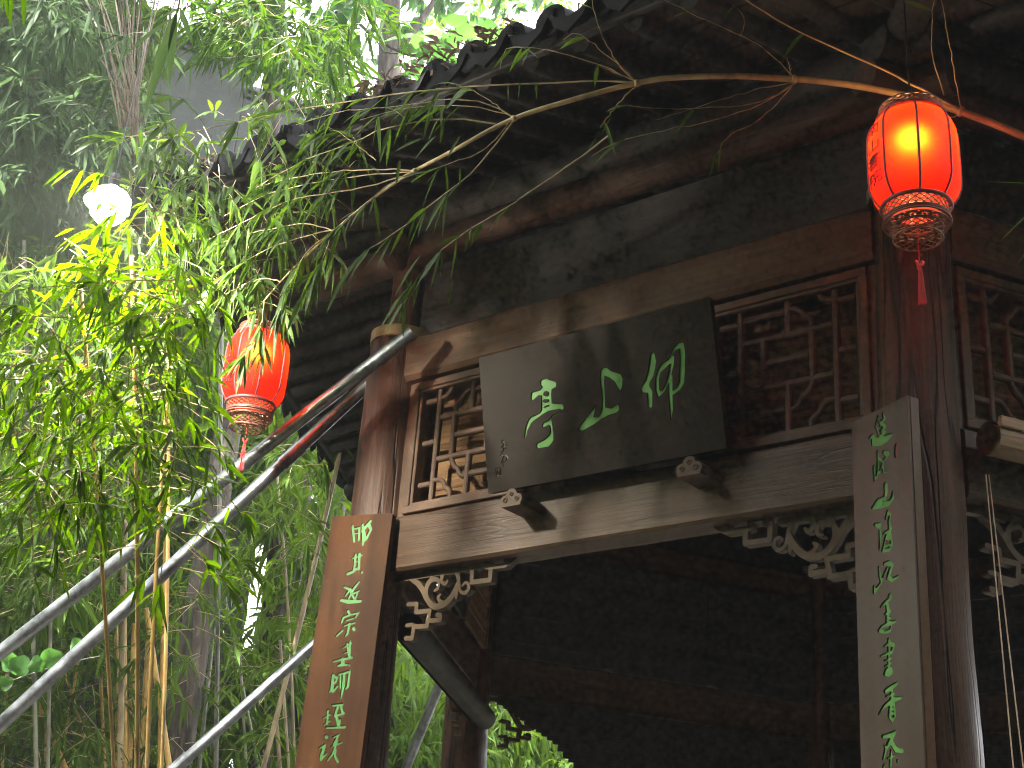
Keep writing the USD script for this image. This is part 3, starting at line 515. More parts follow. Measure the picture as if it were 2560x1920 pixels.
Lc = [[[(365, 90, 12), (375, 190, 13)], [(370, 110, 10), (410, 100, 13), (405, 180, 13)], [(375, 140, 9), (405, 135, 9)], [(430, 120, 18), (480, 60, 16)], [(430, 80, 13), (440, 160, 22), (430, 212, 13)], [(470, 80, 18), (485, 112, 14), (450, 182, 13)]],
      [[(365, 300, 9), (425, 280, 11)], [(385, 275, 13), (375, 370, 13)], [(410, 270, 15), (405, 370, 13)], [(375, 325, 9), (410, 315, 9)], [(335, 400, 16), (370, 385, 16), (410, 350, 11)], [(425, 388, 12), (427, 392, 12)]],
      [[(310, 485, 9), (350, 500, 15), (322, 540, 11)], [(405, 455, 13), (370, 500, 15), (340, 560, 11)], [(350, 510, 11), (375, 560, 11)], [(360, 532, 11), (405, 512, 12)], [(395, 528, 11), (380, 566, 11)], [(290, 570, 14), (340, 580, 22), (415, 577, 17)]],
      [[(335, 640, 14), (345, 660, 11)], [(295, 715, 11), (305, 682, 13), (360, 662, 12), (405, 652, 11), (385, 680, 13)], [(325, 702, 9), (370, 687, 11)], [(310, 737, 9), (380, 717, 11)], [(345, 722, 14), (332, 790, 14), (320, 802, 11)], [(265, 800, 14), (300, 767, 13)], [(370, 750, 17), (377, 765, 13)]],
      [[(330, 850, 11), (340, 930, 11)], [(350, 835, 11), (345, 930, 13)], [(300, 882, 9), (355, 852, 11)], [(310, 915, 9), (335, 905, 9)], [(240, 970, 9), (300, 952, 15), (360, 942, 15)], [(300, 950, 18), (302, 985, 22), (270, 995, 11), (330, 987, 13)], [(344, 990, 11), (346, 994, 11)]],
      [[(240, 1052, 15), (230, 1150, 20), (216, 1165, 11)], [(240, 1062, 13), (265, 1072, 15), (255, 1102, 13), (235, 1112, 13)], [(265, 1130, 15), (240, 1162, 13)], [(275, 1052, 11), (345, 1032, 15)], [(285, 1062, 11), (285, 1140, 11)], [(310, 1052, 15), (305, 1130, 17), (290, 1205, 10)], [(345, 1042, 13), (335, 1130, 15), (320, 1145, 11)]],
      [[(205, 1285, 13), (200, 1370, 13)], [(175, 1335, 9), (220, 1312, 11)], [(180, 1377, 9), (220, 1352, 11)], [(235, 1252, 11), (300, 1247, 15)], [(270, 1260, 16), (250, 1320, 15), (310, 1302, 13)], [(290, 1260, 15), (300, 1300, 13)], [(260, 1330, 15), (275, 1380, 18), (285, 1342, 11)], [(195, 1397, 11), (315, 1392, 15)]],
      [[(193, 1453, 18), (197, 1458, 20)], [(150, 1530, 11), (185, 1512, 17), (165, 1570, 19), (160, 1602, 17), (200, 1562, 9)], [(240, 1460, 11), (275, 1442, 13), (245, 1500, 15)], [(225, 1522, 9), (295, 1492, 13)], [(265, 1482, 13), (240, 1560, 15), (205, 1610, 11)], [(255, 1542, 11), (250, 1582, 13), (270, 1620, 13)]]]
O, U, V, N, w, h, gl, fn = couplet(17, 1, (-SIDE, 0), .17, .045, [(830.6, 1291.6), (982, 1284)], 0, .75, [(740, 1280, .3858, Lc)], False, '', None, None)
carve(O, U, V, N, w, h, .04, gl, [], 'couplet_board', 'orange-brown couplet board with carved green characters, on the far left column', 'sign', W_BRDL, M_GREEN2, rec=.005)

# ------------------------------------------------------------------ lanterns
def lantern(c, rot, label, hang_z, tassel):
    """c: centre of the silk body"""
    R, hz = .131, .155; t = thing('red_lantern', label, 'lantern', c - V3(0, 0, .25), group='lit red silk lanterns under the eaves')
    prof = [(.094, hz), (.114, hz - .024), (.129, hz - .064), (R, 0.02), (R, -.02), (.129, -hz + .064), (.114, -hz + .024), (.094, -hz)]
    prof = spline(np.array(prof), 15); A = [rot + k * math.pi / 4 for k in range(8)]
    pt = lambda a, r, z: c + V3(r * math.cos(a), r * math.sin(a), z)
    pan = []
    for k in range(8):
        a0, a1 = A[k], A[k] + math.pi / 4; v = []; n = 9
        for r, z in prof:
            p0, p1 = pt(a0, r, z), pt(a1, r, z)
            for s in np.linspace(0, 1, n): q = p0 + (p1 - p0) * s; o = nrm(q - c - V3(0, 0, z)); v.append(q + o * .016 * (4 * s * (1 - s)) * (r / R) ** 2 * .55)
        f = [(i * n + j, i * n + j + 1, (i + 1) * n + j + 1) for i in range(len(prof) - 1) for j in range(n - 1)] + [(i * n + j, (i + 1) * n + j + 1, (i + 1) * n + j) for i in range(len(prof) - 1) for j in range(n - 1)]
        pan.append(obj('silk_panel', (np.array(v), np.array(f)[:, ::-1]), M_SILK, t, smooth=True))
    for k in range(8): obj('rib', tube([pt(A[k], r + .001, z) for r, z in prof], .0042, 6), M_TRIM, t, smooth=True)
    def band(r0, z0, r1, z1, n, wires=.0016):
        ms = []
        for k in range(n):
            for sgn in (1, -1):
                a = 2 * math.pi * k / n; s = np.linspace(0, 1, 5)
                ms.append(tube([pt(a + sgn * q * 2.4 * 2 * math.pi / n, r0 + (r1 - r0) * q, z0 + (z1 - z0) * q) for q in s], wires, 4, cap=False))
        return cat_(*ms)
    def hoop(r, z, w=.003, m=M_TRIM, name='hoop'): obj(name, tube([pt(a, r, z) for a in np.linspace(0, 2 * math.pi, 41)], w, 6, cap=False), m, t, smooth=True)
    hoop(.099, hz, .0065); hoop(.099, -hz, .0065); hoop(.092, hz + .034, .003, M_GILT)
    obj('cap_mesh', band(.099, hz, .09, hz + .034, 22, .0022), M_GILT, t)
    obj('neck_mesh', band(.098, -hz, .092, -hz - .036, 26, .0017), M_GILT, t); hoop(.093, -hz - .037, .003, M_GILT)
    # pierced bottom plate: a silk-backed ring, then a pierced ring of rosettes on a lower collar
    ann = extrude(Point(0, 0).buffer(.094, 32).difference(Point(0, 0).buffer(.078, 32)), .002); obj('plate_rim', (np.asarray(ann[0]) + c + V3(0, 0, -hz - .042), ann[1]), M_TRIM, t)
    hoop(.097, -hz - .052, .0028, M_GILT)
    ros = Point(0, 0).buffer(.094, 24).difference(Point(0, 0).buffer(.052, 24)); hl = []
    for k in range(14):
        a = 2 * math.pi * k / 14; x, y = .073 * math.cos(a), .073 * math.sin(a)
        for q in range(5): b = a + 2 * math.pi * q / 5; hl.append(Point(x + .0075 * math.cos(b), y + .0075 * math.sin(b)).buffer(.0042, 5))
        hl.append(Point(.089 * math.cos(a + .22), .089 * math.sin(a + .22)).buffer(.004, 5)); hl.append(Point(.0575 * math.cos(a + .22), .0575 * math.sin(a + .22)).buffer(.004, 5))
    pr = extrude(ros.difference(unary_union(hl)), .0022); obj('pierced_plate', (np.asarray(pr[0]) + c + V3(0, 0, -hz - .062), pr[1]), M_GILT, t)
    hoop(.072, -hz - .066, .003, M_GILT); hoop(.07, -hz - .104, .0028, M_GILT)
    obj('foot_mesh', band(.0715, -hz - .066, .069, -hz - .104, 18, .0016), M_GILT, t)
    b2 = trimesh.creation.icosphere(2, .03); b2.apply_translation(c + V3(0, 0, .072)); obj('bulb', b2, M_BULB, t, smooth=True)
    obj('lamp_holder', tube([c + V3(0, 0, .098), c + V3(0, 0, hz + .03)], .016, 12), M_BLACK, t)
    for k in range(3):
        a = rot + 2 * math.pi * k / 3; obj('spoke', tube([pt(a, .095, hz + .02), c + V3(0, 0, hz + .03)], .003, 5), M_BLACK, t)
    obj('hanging_cord', tube([c + V3(0, 0, hz + .03), V3(c[0], c[1], hang_z)], .003, 6), M_BLACK, t)
    z = -hz - .10
    obj('tassel_cord', tube([c + V3(0, 0, hz - .05), c + V3(0, 0, z - tassel)], .0016, 5), M_TASS, t)
    kn = [tube([c + V3(.009 * math.cos(a) * (1 + .4 * math.cos(3 * a)), .009 * math.sin(a), z - tassel - .012 + .01 * math.sin(2 * a)) for a in np.linspace(0, 2 * math.pi, 20)], .003, 5)]
    obj('knot', cat_(*kn), M_TASS, t); fr = []
    rg = np.random.default_rng(5)
    for k in range(26):
        a = rg.uniform(0, 2 * math.pi); r = rg.uniform(.001, .008); p = c + V3(r * math.cos(a) * .6, r * math.sin(a) * .6, z - tassel - .024)
        fr.append(tube([p, p + V3(r * math.cos(a) * .5, r * math.sin(a) * .5, -.04), p + V3(r * math.cos(a), r * math.sin(a), -.115)], .0011, 4))
    obj('tassel', cat_(*fr), M_TASS, t, kind='stuff')
    return t, pan, A, prof
# the four characters written down the panels (unit box, y down)
HAN = [  # south, mountain, book, hall
    [[(.1, .2), (.9, .17)], [(.5, .02), (.48, .32)], [(.14, .95), (.17, .34), (.86, .32), (.84, .95), (.76, .9)], [(.36, .42), (.42, .52)], [(.64, .4), (.58, .52)], [(.3, .57), (.7, .55)], [(.28, .74), (.72, .72)], [(.5, .56), (.5, .92)]],
    [[(.5, .12), (.48, .85)], [(.14, .42), (.13, .86), (.88, .82)], [(.87, .4), (.86, .9)]],
    [[(.2, .1), (.78, .08), (.77, .3)], [(.05, .2), (.95, .18)], [(.2, .31), (.78, .3)], [(.5, .0), (.5, .56)], [(.22, .43), (.78, .42)], [(.06, .56), (.95, .54)], [(.26, .66), (.25, .98)], [(.26, .66), (.75, .65), (.75, .98)], [(.26, .81), (.75, .8)], [(.26, .96), (.75, .95)]],
    [[(.1, .1), (.1, .98)], [(.1, .12), (.32, .1), (.2, .38), (.32, .52), (.14, .62)], [(.64, .02), (.67, .12)], [(.4, .32), (.42, .2), (.94, .18), (.9, .3)], [(.48, .36), (.84, .35)], [(.4, .54), (.94, .52)], [(.58, .55), (.55, .78), (.36, .96)], [(.74, .55), (.73, .88), (.84, .92), (.95, .86), (.94, .74)]]]
def lettering(t, A, prof, k, c):
    R = .131; a0, a1 = A[k], A[k] + math.pi / 4
    rz = np.array(prof)
    def onp(s, z):
        r = np.interp(-z, -rz[:, 1], rz[:, 0]); p0 = V3(r * math.cos(a0), r * math.sin(a0), z); p1 = V3(r * math.cos(a1), r * math.sin(a1), z); q = p0 + (p1 - p0) * s
        o = nrm(V3(q[0], q[1], 0)); return c + q + o * (.016 * 4 * s * (1 - s) * (r / R) ** 2 * .55 + .0012)
    for m, ch in enumerate(HAN):
        z1 = .112 - m * .056; ms = []
        for st in ch:
            P = []
            for (xa, ya), (xb, yb) in zip(st[:-1], st[1:]): P += [(xa + (xb - xa) * s, ya + (yb - ya) * s) for s in np.linspace(0, 1, 4, endpoint=False)]
            P.append(st[-1]); ms.append(tube([onp(.86 - .72 * (1 - x) if False else .14 + .72 * x, z1 - y * .047) for x, y in P], .0019, 5))
        obj('lettering', cat_(*ms), M_INK, t)
cR = at(2284, 408, 4.05); cL = at(640, 926, 5.62)
tR = lantern(cR, 0, 'big glowing red lantern in front of the near right column', 4.62, .09) if False else None
def facing(c, frac):            # start angle so that a rib sits where the photograph shows one
    d = CAM - c; return math.atan2(d[1], d[0]) + frac
r_ = lantern(cR, facing(cR, math.radians(7.5)), 'larger glowing red lantern in front of the near right column', 4.66, .075)
l_ = lantern(cL, facing(cL, math.radians(8)), 'smaller glowing red lantern among the bamboo leaves, beside the steel poles', 4.70, .045)
# the panel seen at the left carries the lettering
def left_panel(A, c):
    d = math.atan2(*(CAM - c)[[1, 0]]); return min(range(8), key=lambda k: abs(((A[k] + math.pi / 8 - d + math.pi) % (2 * math.pi)) - math.pi - (-math.radians(42))))
lettering(l_[0], l_[2], l_[3], left_panel(l_[2], cL), cL)
def far_left(A, c):
    d = math.atan2(*(CAM - c)[[1, 0]]); return min(range(8), key=lambda k: abs(((A[k] + math.pi / 8 - d + math.pi) % (2 * math.pi)) - math.pi - (-math.radians(62))))
lettering(r_[0], r_[2], r_[3], far_left(r_[2], cR), cR)

# ------------------------------------------------------------------ blinds
def roll(loc, rot, x0, x1, y, z, r, name, label, m):
    """a bamboo blind rolled up along a wall (frame: x along the wall, y inwards)"""
    t = thing(name, label, 'blind', loc)
    a = np.linspace(0, 2 * math.pi * 2.6, 90); rr = r * (.55 + .45 * a / a[-1]); n = len(a); xs = np.linspace(x0, x1, 30); v = []
    for x in xs:
        q = 1 + .02 * (meshkit.noise(np.stack([np.full(n, x * 6), np.cos(a) * 2, np.sin(a) * 2], 1), 3) - .5)
        v.append(np.stack([np.full(n, x), y + rr * q * np.cos(a), z + rr * q * np.sin(a)], 1))
    v = np.vstack(v); i = np.arange(29)[:, None] * n; j = np.arange(n - 1)[None]
    q = np.stack([i + j, i + j + 1, i + n + j + 1, i + n + j], -1).reshape(-1, 4); f = np.vstack([q[:, [0, 1, 2]], q[:, [0, 2, 3]]])
    obj('rolled_slats', (v, f), m, t, smooth=True, loc=loc, rotz=rot)
    lath = bbox(x0, x1, y - r - .006, y - r + .012, z + r * .35, z + r * .95, .003); obj('lath', lath, m, t, loc=loc, rotz=rot)
    return t
bl = roll(CORN[1], 60, .13, 2.2, -.155, 3.268, .062, 'rolled_blind', 'tan rolled bamboo blind hanging on the right-hand wall beside the near column', M_BLIND)
for (a, b), (a2, b2), dd in (((2465, 1187), (2500, 1560), 0), ((2472, 1187), (2516, 1560), 1)):
    N2 = V3(.866, -.5, 0); P = [atp(a, b, N2 * .2, N2), atp(a2, b2, N2 * .34, N2)]; P.append(P[1] + (P[1] - P[0]) * 1.3); obj('pull_cord', tube(P, .0022, 5), M_CORD, bl)
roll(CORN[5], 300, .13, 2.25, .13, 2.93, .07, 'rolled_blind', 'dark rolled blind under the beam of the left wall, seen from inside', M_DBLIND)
def hanging(loc, rot, prof, y, name, label):
    t = thing(name, label, 'blind', loc); zt = 3.09; n = 0; ms = []
    k = 0; z = zt
    xs = np.array([p[0] for p in prof]); zs = np.array([p[1] for p in prof])
    while z > 2.1:
        z -= .018; x = np.linspace(.15, 2.25, 60); ok = np.interp(x, xs, zs) < z
        if not ok.any(): break
        xa, xb = x[ok].min(), x[ok].max(); ms.append(bbox(xa, xb, y - .004, y + .004, z, z + .0178, .001))
    obj('slats', cat_(*ms), M_DBLIND, t, loc=loc, rotz=rot, kind='stuff')
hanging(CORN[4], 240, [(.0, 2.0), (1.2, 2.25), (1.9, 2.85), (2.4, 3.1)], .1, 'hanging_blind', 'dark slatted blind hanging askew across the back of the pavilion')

hanging(CORN[3], 180, [(.0, 1.9), (2.4, 1.9)], .1, 'hanging_blind', 'dark slatted blind added to close the bright gap on the far right side of the pavilion')  # added dark sheet over the bright gap between the back columns

# ------------------------------------------------------------------ steel poles
def pole(a, b, r, label, ext0=0.0, ext1=0.0, joint=None):
    a, b = np.asarray(a), np.asarray(b); d = nrm(b - a); a2, b2 = a - d * ext0, b + d * ext1
    lo = a2 if a2[2] < b2[2] else b2
    t = thing('steel_pole', label, 'pole', lo)
    n = 24; P = a2 + (b2 - a2) * np.linspace(0, 1, n)[:, None]; obj('tube', tube(P, r, 24, amp=.015, seed=1), M_STEEL, t, smooth=40)
    if joint is not None:
        q = a + (b - a) * joint; obj('sleeve', tube([q - d * .05, q - d * .049, q + d * .049, q + d * .05], [r, r + .0035, r + .0035, r], 24), M_STEEL, t, smooth=40)
        for s in (-1, 1): obj('collar', tube([q + d * (s * .05 - .006), q + d * (s * .05 + .006)], r + .006, 24), M_STEEL, t, smooth=30)
    return t
a, b = at(0, 1632, 5.6), at(1022, 838, 5.72); g0 = (a[2] - .02) / abs(nrm(b - a)[2])
pole(a, b, .0295, 'upper of two slanting steel poles, ending against the upper beam', g0, .02, .44)
a, b = at(0, 1812, 5.65), at(918, 962, 6.12); g0 = (a[2] - .02) / abs(nrm(b - a)[2])
pole(a, b, .0295, 'lower of two slanting steel poles, its upper end tinted red behind the other', g0, .25, .78)
a, b = at(440, 1920, 7.0), at(775, 1620, 7.3); g0 = (a[2] - .02) / abs(nrm(b - a)[2])
pole(a, b, .029, 'slanting steel pole passing behind the orange-brown couplet board', g0, .5, .03)
a, b = at(1015, 1920, 9.2), at(1082, 1755, 9.2); g0 = (a[2] - .02) / abs(nrm(b - a)[2])
pole(a, b, .033, 'dark slanting steel pole seen through the opening beyond the pavilion', g0, .25)

def culm_mesh(P, r, sides=10, node=.32, taper=.75):
    P = np.asarray(P); L = np.r_[0, np.cumsum(np.linalg.norm(np.diff(P, axis=0), axis=1))]; q = []; rr = []
    ks = np.arange(0, L[-1], node); base = list(np.linspace(0, L[-1], max(6, int(L[-1] / .5))))
    for k in ks[1:]: base += [k - .012, k - .004, k + .004, k + .012]
    base = np.unique(np.clip(base, 0, L[-1]))
    for s in base:
        near = np.min(np.abs(ks[1:] - s)) if len(ks) > 1 else 1
        rr.append(r * (1 - (1 - taper) * s / L[-1]) * (1.12 if near < .006 else 1.0)); q.append([np.interp(s, L, P[:, c]) for c in range(3)])
    return tube(q, rr, sides)

# ------------------------------------------------------------------ flood lamp
LP = at(272, 520, 4.75); LD = nrm(V3(-.9, -.3, 3.3) - LP + V3(.75, -.55, -.1))
t = thing('flood_lamp', 'dazzling white lamp glaring among the bamboo', 'lamp', LP)
lu = nrm(np.cross(LD, V3(0, 0, 1))); lv = np.cross(lu, LD)
def lrev(prof, m, name, smooth=30):
    r = trimesh.creation.revolve(prof, sections=40); r.apply_translation(LP); return obj(name, r, m, t, smooth=smooth)
lrev([(0, .085), (.022, .085), (.03, .074), (.058, .06), (.086, .02), (.088, .016), (.084, .016), (.054, .052), (.026, .064), (0, .066)], M_ENAMEL, 'added_shade')  # reflector dish added to cut the lamp's upward light
lrev([(0, -.062), (.036, -.052), (.058, -.028), (.064, -.004), (.056, .022), (.03, .044), (0, .05)], M_LAMP, 'bulb')
lrev([(0, .135), (.016, .135), (.02, .12), (.02, .086), (0, .086)], M_BLACK, 'holder')
va = np.radians(np.linspace(2, 70, 14)); vz = np.array([-.10, .012]); vp_ = np.array([LP + V3(.125 * math.cos(a), .125 * math.sin(a), z) for z in vz for a in va] + [LP + V3(.129 * math.cos(a), .129 * math.sin(a), z) for z in vz for a in va])
vf = [(k, k + 1, k + 15) for k in range(13)] + [(k, k + 15, k + 14) for k in range(13)] + [(28 + k + 1, 28 + k, 28 + k + 15) for k in range(13)] + [(28 + k + 15, 28 + k, 28 + k + 14) for k in range(13)]
obj('added_visor', (vp_, np.array(vf)), M_BLACK, t, smooth=True)  # added plate keeping the lamp off the right of the front wall
obj('added_visor_clip', tube([LP + V3(.085 * math.cos(.6), .085 * math.sin(.6), .014), LP + V3(.127 * math.cos(.6), .127 * math.sin(.6), .008)], .004, 6), M_BLACK, t)  # clip for the added plate
obj('hanging_cable', tube([LP + V3(0, 0, .13), LP + V3(-.02, .02, 1.2), LP + V3(-.08, .1, 3.2)], .0028, 6), M_BLACK, t)

# ------------------------------------------------------------------ stepped gable wall behind the bamboo
t = thing('gable_wall', 'grey plastered gable wall with stepped tile coping behind the bamboo', 'building', (-8, 3, 0))
DW = V3(.5, .866, 0); NW = V3(.866, -.5, 0); Q = at(625, 150, 14.0)
def wallbox(s0, s1, z0, z1, d0, d1, m, name, b=.01):
    v = bbox(s0, s1, d0, d1, z0, z1, b); p = np.asarray(v.vertices); obj(name, (Q * V3(1, 1, 0) + p[:, :1] * DW - p[:, 1:2] * NW + p[:, 2:] * V3(0, 0, 1), v.faces), m, t)
zq = Q[2]
wallbox(-3.0, .0, 0, zq - .10, 0, .3, M_PLAST, 'wall'); wallbox(.0, .8, 0, zq - .46, .004, .296, M_PLAST, 'wall')
for s0, s1, zz in ((-3.0, .09, zq), (-.0, .9, zq - .36)):
    wallbox(s0, s1, zz - .10, zz - .05, -.04, .34, M_PLAST, 'cornice'); wallbox(s0, s1 + .03, zz - .05, zz + .0, -.10, .40, M_COPING, 'coping'); wallbox(s0, s1, zz + .0, zz + .07, .05, .25, M_COPING, 'ridge')

# ------------------------------------------------------------------ vegetation
def leaf_arrays(base, d, n, L, w, droop=.25, rows=4, fold=.18):
    """many leaf blades at once: base, direction, normal (N x 3), length, width (N)"""
    N = len(base); d = nrm(d); s = nrm(np.cross(d, n)); n = np.cross(s, d)
    T = {2: [0, .4, 1], 3: [0, .25, .62, 1], 4: [0, .15, .42, .72, 1]}[rows]; Wd = {2: [.1, 1, 0], 3: [.12, 1, .75, 0], 4: [.1, .72, 1, .66, 0]}[rows]
    out = []
    L = np.asarray(L)[:, None]; w = np.asarray(w)[:, None]; droop = np.broadcast_to(np.asarray(droop, float), (N,))[:, None]
    for t, k in zip(T, Wd):
        mid = base + d * L * t * (1 - .15 * droop * t) + V3(0, 0, -1) * L * droop * t * t
        if k == 0: out.append(mid)
        else: out += [mid - s * w * k / 2 + n * w * k * fold, mid, mid + s * w * k / 2 + n * w * k * fold]
    v = np.stack(out, 1); R = len(T) - 1; f = []
    for r in range(R - 1):
        a, b = 3 * r, 3 * r + 3
        f += [(a, a + 1, b + 1), (a, b + 1, b), (a + 1, a + 2, b + 2), (a + 1, b + 2, b + 1)]
    a = 3 * (R - 1); f += [(a, a + 1, a + 3), (a + 1, a + 2, a + 3)]
    f = np.array(f); M = v.shape[1]
    return v, f
def join(v, f):
    N, M, _ = v.shape; return v.reshape(-1, 3), (f[None] + (np.arange(N) * M)[:, None, None]).reshape(-1, 3)
def sprays(P, rng, twig=(.12, .3), nl=(4, 8), L=(.09, .16), ratio=.12, down=.55, dirs=None, droop=(.1, .5)):
    """leaf sprays with a twig each: returns leaf arrays (base, dir, normal, L, w, droop) and twig segments"""
    N = len(P); a = rng.uniform(0, 2 * np.pi, N)
    if dirs is None: dirs = np.stack([np.cos(a), np.sin(a), rng.uniform(-.6, .25, N)], 1)
    dirs = nrm(dirs + rng.normal(0, .2, (N, 3))); tl = rng.uniform(*twig, N); B, D, NN, LL, TW = [], [], [], [], []
    cnt = rng.integers(nl[0], nl[1] + 1, N)
    idx = np.repeat(np.arange(N), cnt); M = len(idx)
    s = rng.uniform(.45, 1.0, M); td = dirs[idx]
    B = P[idx] + td * (tl[idx] * s)[:, None] + V3(0, 0, -1) * (tl[idx] * s * s * .25)[:, None]
    D = nrm(td * .8 + rng.normal(0, .55, (M, 3)) + V3(0, 0, -down)); NN = nrm(V3(0, 0, 1) + rng.normal(0, .5, (M, 3)))
    LL = rng.uniform(*L, M); dr = rng.uniform(*droop, M)
    ends = P + dirs * tl[:, None] + V3(0, 0, -1) * (tl * .25)[:, None]
    return (B, D, NN, LL, LL * ratio * rng.uniform(.8, 1.25, M), dr), (P, ends)
def twigmesh(P, E, r=.0016):
    return cat_(*[tube([p, (p + e) / 2 + V3(0, 0, .012), e], [r * 1.4, r, r * .5], 3, cap=False) for p, e in zip(P, E)])
def in_region(poly, n, depth, rng, clump=None, thr=.42):
    """n points in the part of space seen through the outline poly (pixels), between two depths"""
    g = Polygon(poly); x0, y0, x1, y1 = g.bounds; out = []; import shapely
    while len(out) < n:
        m = 4 * n; x = rng.uniform(x0, x1, m); y = rng.uniform(y0, y1, m); ok = shapely.contains_xy(g, x, y)
        if clump:
            ok &= meshkit.fbm(np.stack([x / clump, y / clump, np.full(m, 3.3)], 1), 3, 9) > thr
        x, y = x[ok], y[ok]; out += list(zip(x, y))
    q = np.array(out[:n]); dd = rng.uniform(depth[0] ** .5, depth[1] ** .5, n) ** 2
    return CAM + np.stack([(q[:, 0] - CX) / FPX, (q[:, 1] - CY) / FPX, np.ones(n)], 1) @ CM * dd[:, None]
def put_leaves(t, la, lm, tw=None, parts=0, rows=4, twm=None, name='leaf'):
    v, f = leaf_arrays(*la[:5], droop=la[5], rows=rows)
    if parts:
        size = la[3] / np.maximum(project(la[0])[:, 2], .5); pr = project(la[0]); vis = (pr[:, 0] > -60) & (pr[:, 0] < 2620) & (pr[:, 1] > -60) & (pr[:, 1] < 1980)
        o = np.argsort(-(size * vis)); sel = o[:parts]; rest = o[parts:]
        for k in sel: obj(name, (v[k], f), lm, t, smooth=True)
    else: rest = np.arange(len(v))
    if len(rest): obj('foliage', join(v[rest], f), lm, t, smooth=True, kind='stuff')
    if tw is not None: obj('twigs', twigmesh(*tw), twm or C_TWIG, t, kind='stuff')
def culm_pts(px0, px1, d0, d1, down=True, n=40, bend=0.0):
    a, b = at(*px0, d0), at(*px1, d1)              # a upper, b lower
    if a[2] < b[2]: a, b = b, a
    d = nrm(a - b)
    if down and b[2] > 0: b = b - d * (b[2] / max(d[2], .3))
    s = np.linspace(0, 1, n)[:, None]; mid = V3(bend, bend * .5, 0)
    return b + (a - b) * s + mid * (4 * s * (1 - s))
# --- the arching culm in front of the eaves
rng = np.random.default_rng(11)
arch = [(2700, 405, 4.3), (2560, 341, 4.32), (2402, 279, 4.36), (2268, 240, 4.4), (2124, 212, 4.44), (1989, 198, 4.48), (1829, 190, 4.5), (1660, 196, 4.54), (1597, 207, 4.56), (1433, 249, 4.6), (1285, 296, 4.66), (1159, 362, 4.72), (1036, 427, 4.84), (948, 485, 4.95), (834, 578, 5.1), (740, 664, 5.25), (660, 752, 5.35), (600, 830, 5.4)]
A3 = np.array([at(*q) for q in arch]); AP = spline(A3, 80)
t = thing('arching_bamboo', 'long arching bamboo culm with bare twigs sweeping across under the eaves', 'bamboo', AP[0])
rad = np.interp(np.linspace(0, 1, 80), [0, .25, .5, .75, 1], [.0130, .0112, .009, .005, .002])
obj('culm', tube(AP, rad, 12), C_ARCH, t, smooth=True)
for q, r in (((2402, 279, 4.36), .0135), ((1985, 198, 4.48), .012), ((1592, 208, 4.56), .0108), ((1285, 296, 4.66), .009), ((1036, 427, 4.8), .0075), ((834, 578, 4.94), .005)):
    p = at(*q); k = np.argmin(np.linalg.norm(AP - p, axis=1)); d = nrm(AP[min(k + 1, 79)] - AP[k - 1]); obj('node', tube([p - d * .008, p - d * .003, p + d * .003, p + d * .008], [r, r * 1.25, r * 1.25, r], 12), C_ARCH, t, smooth=True)
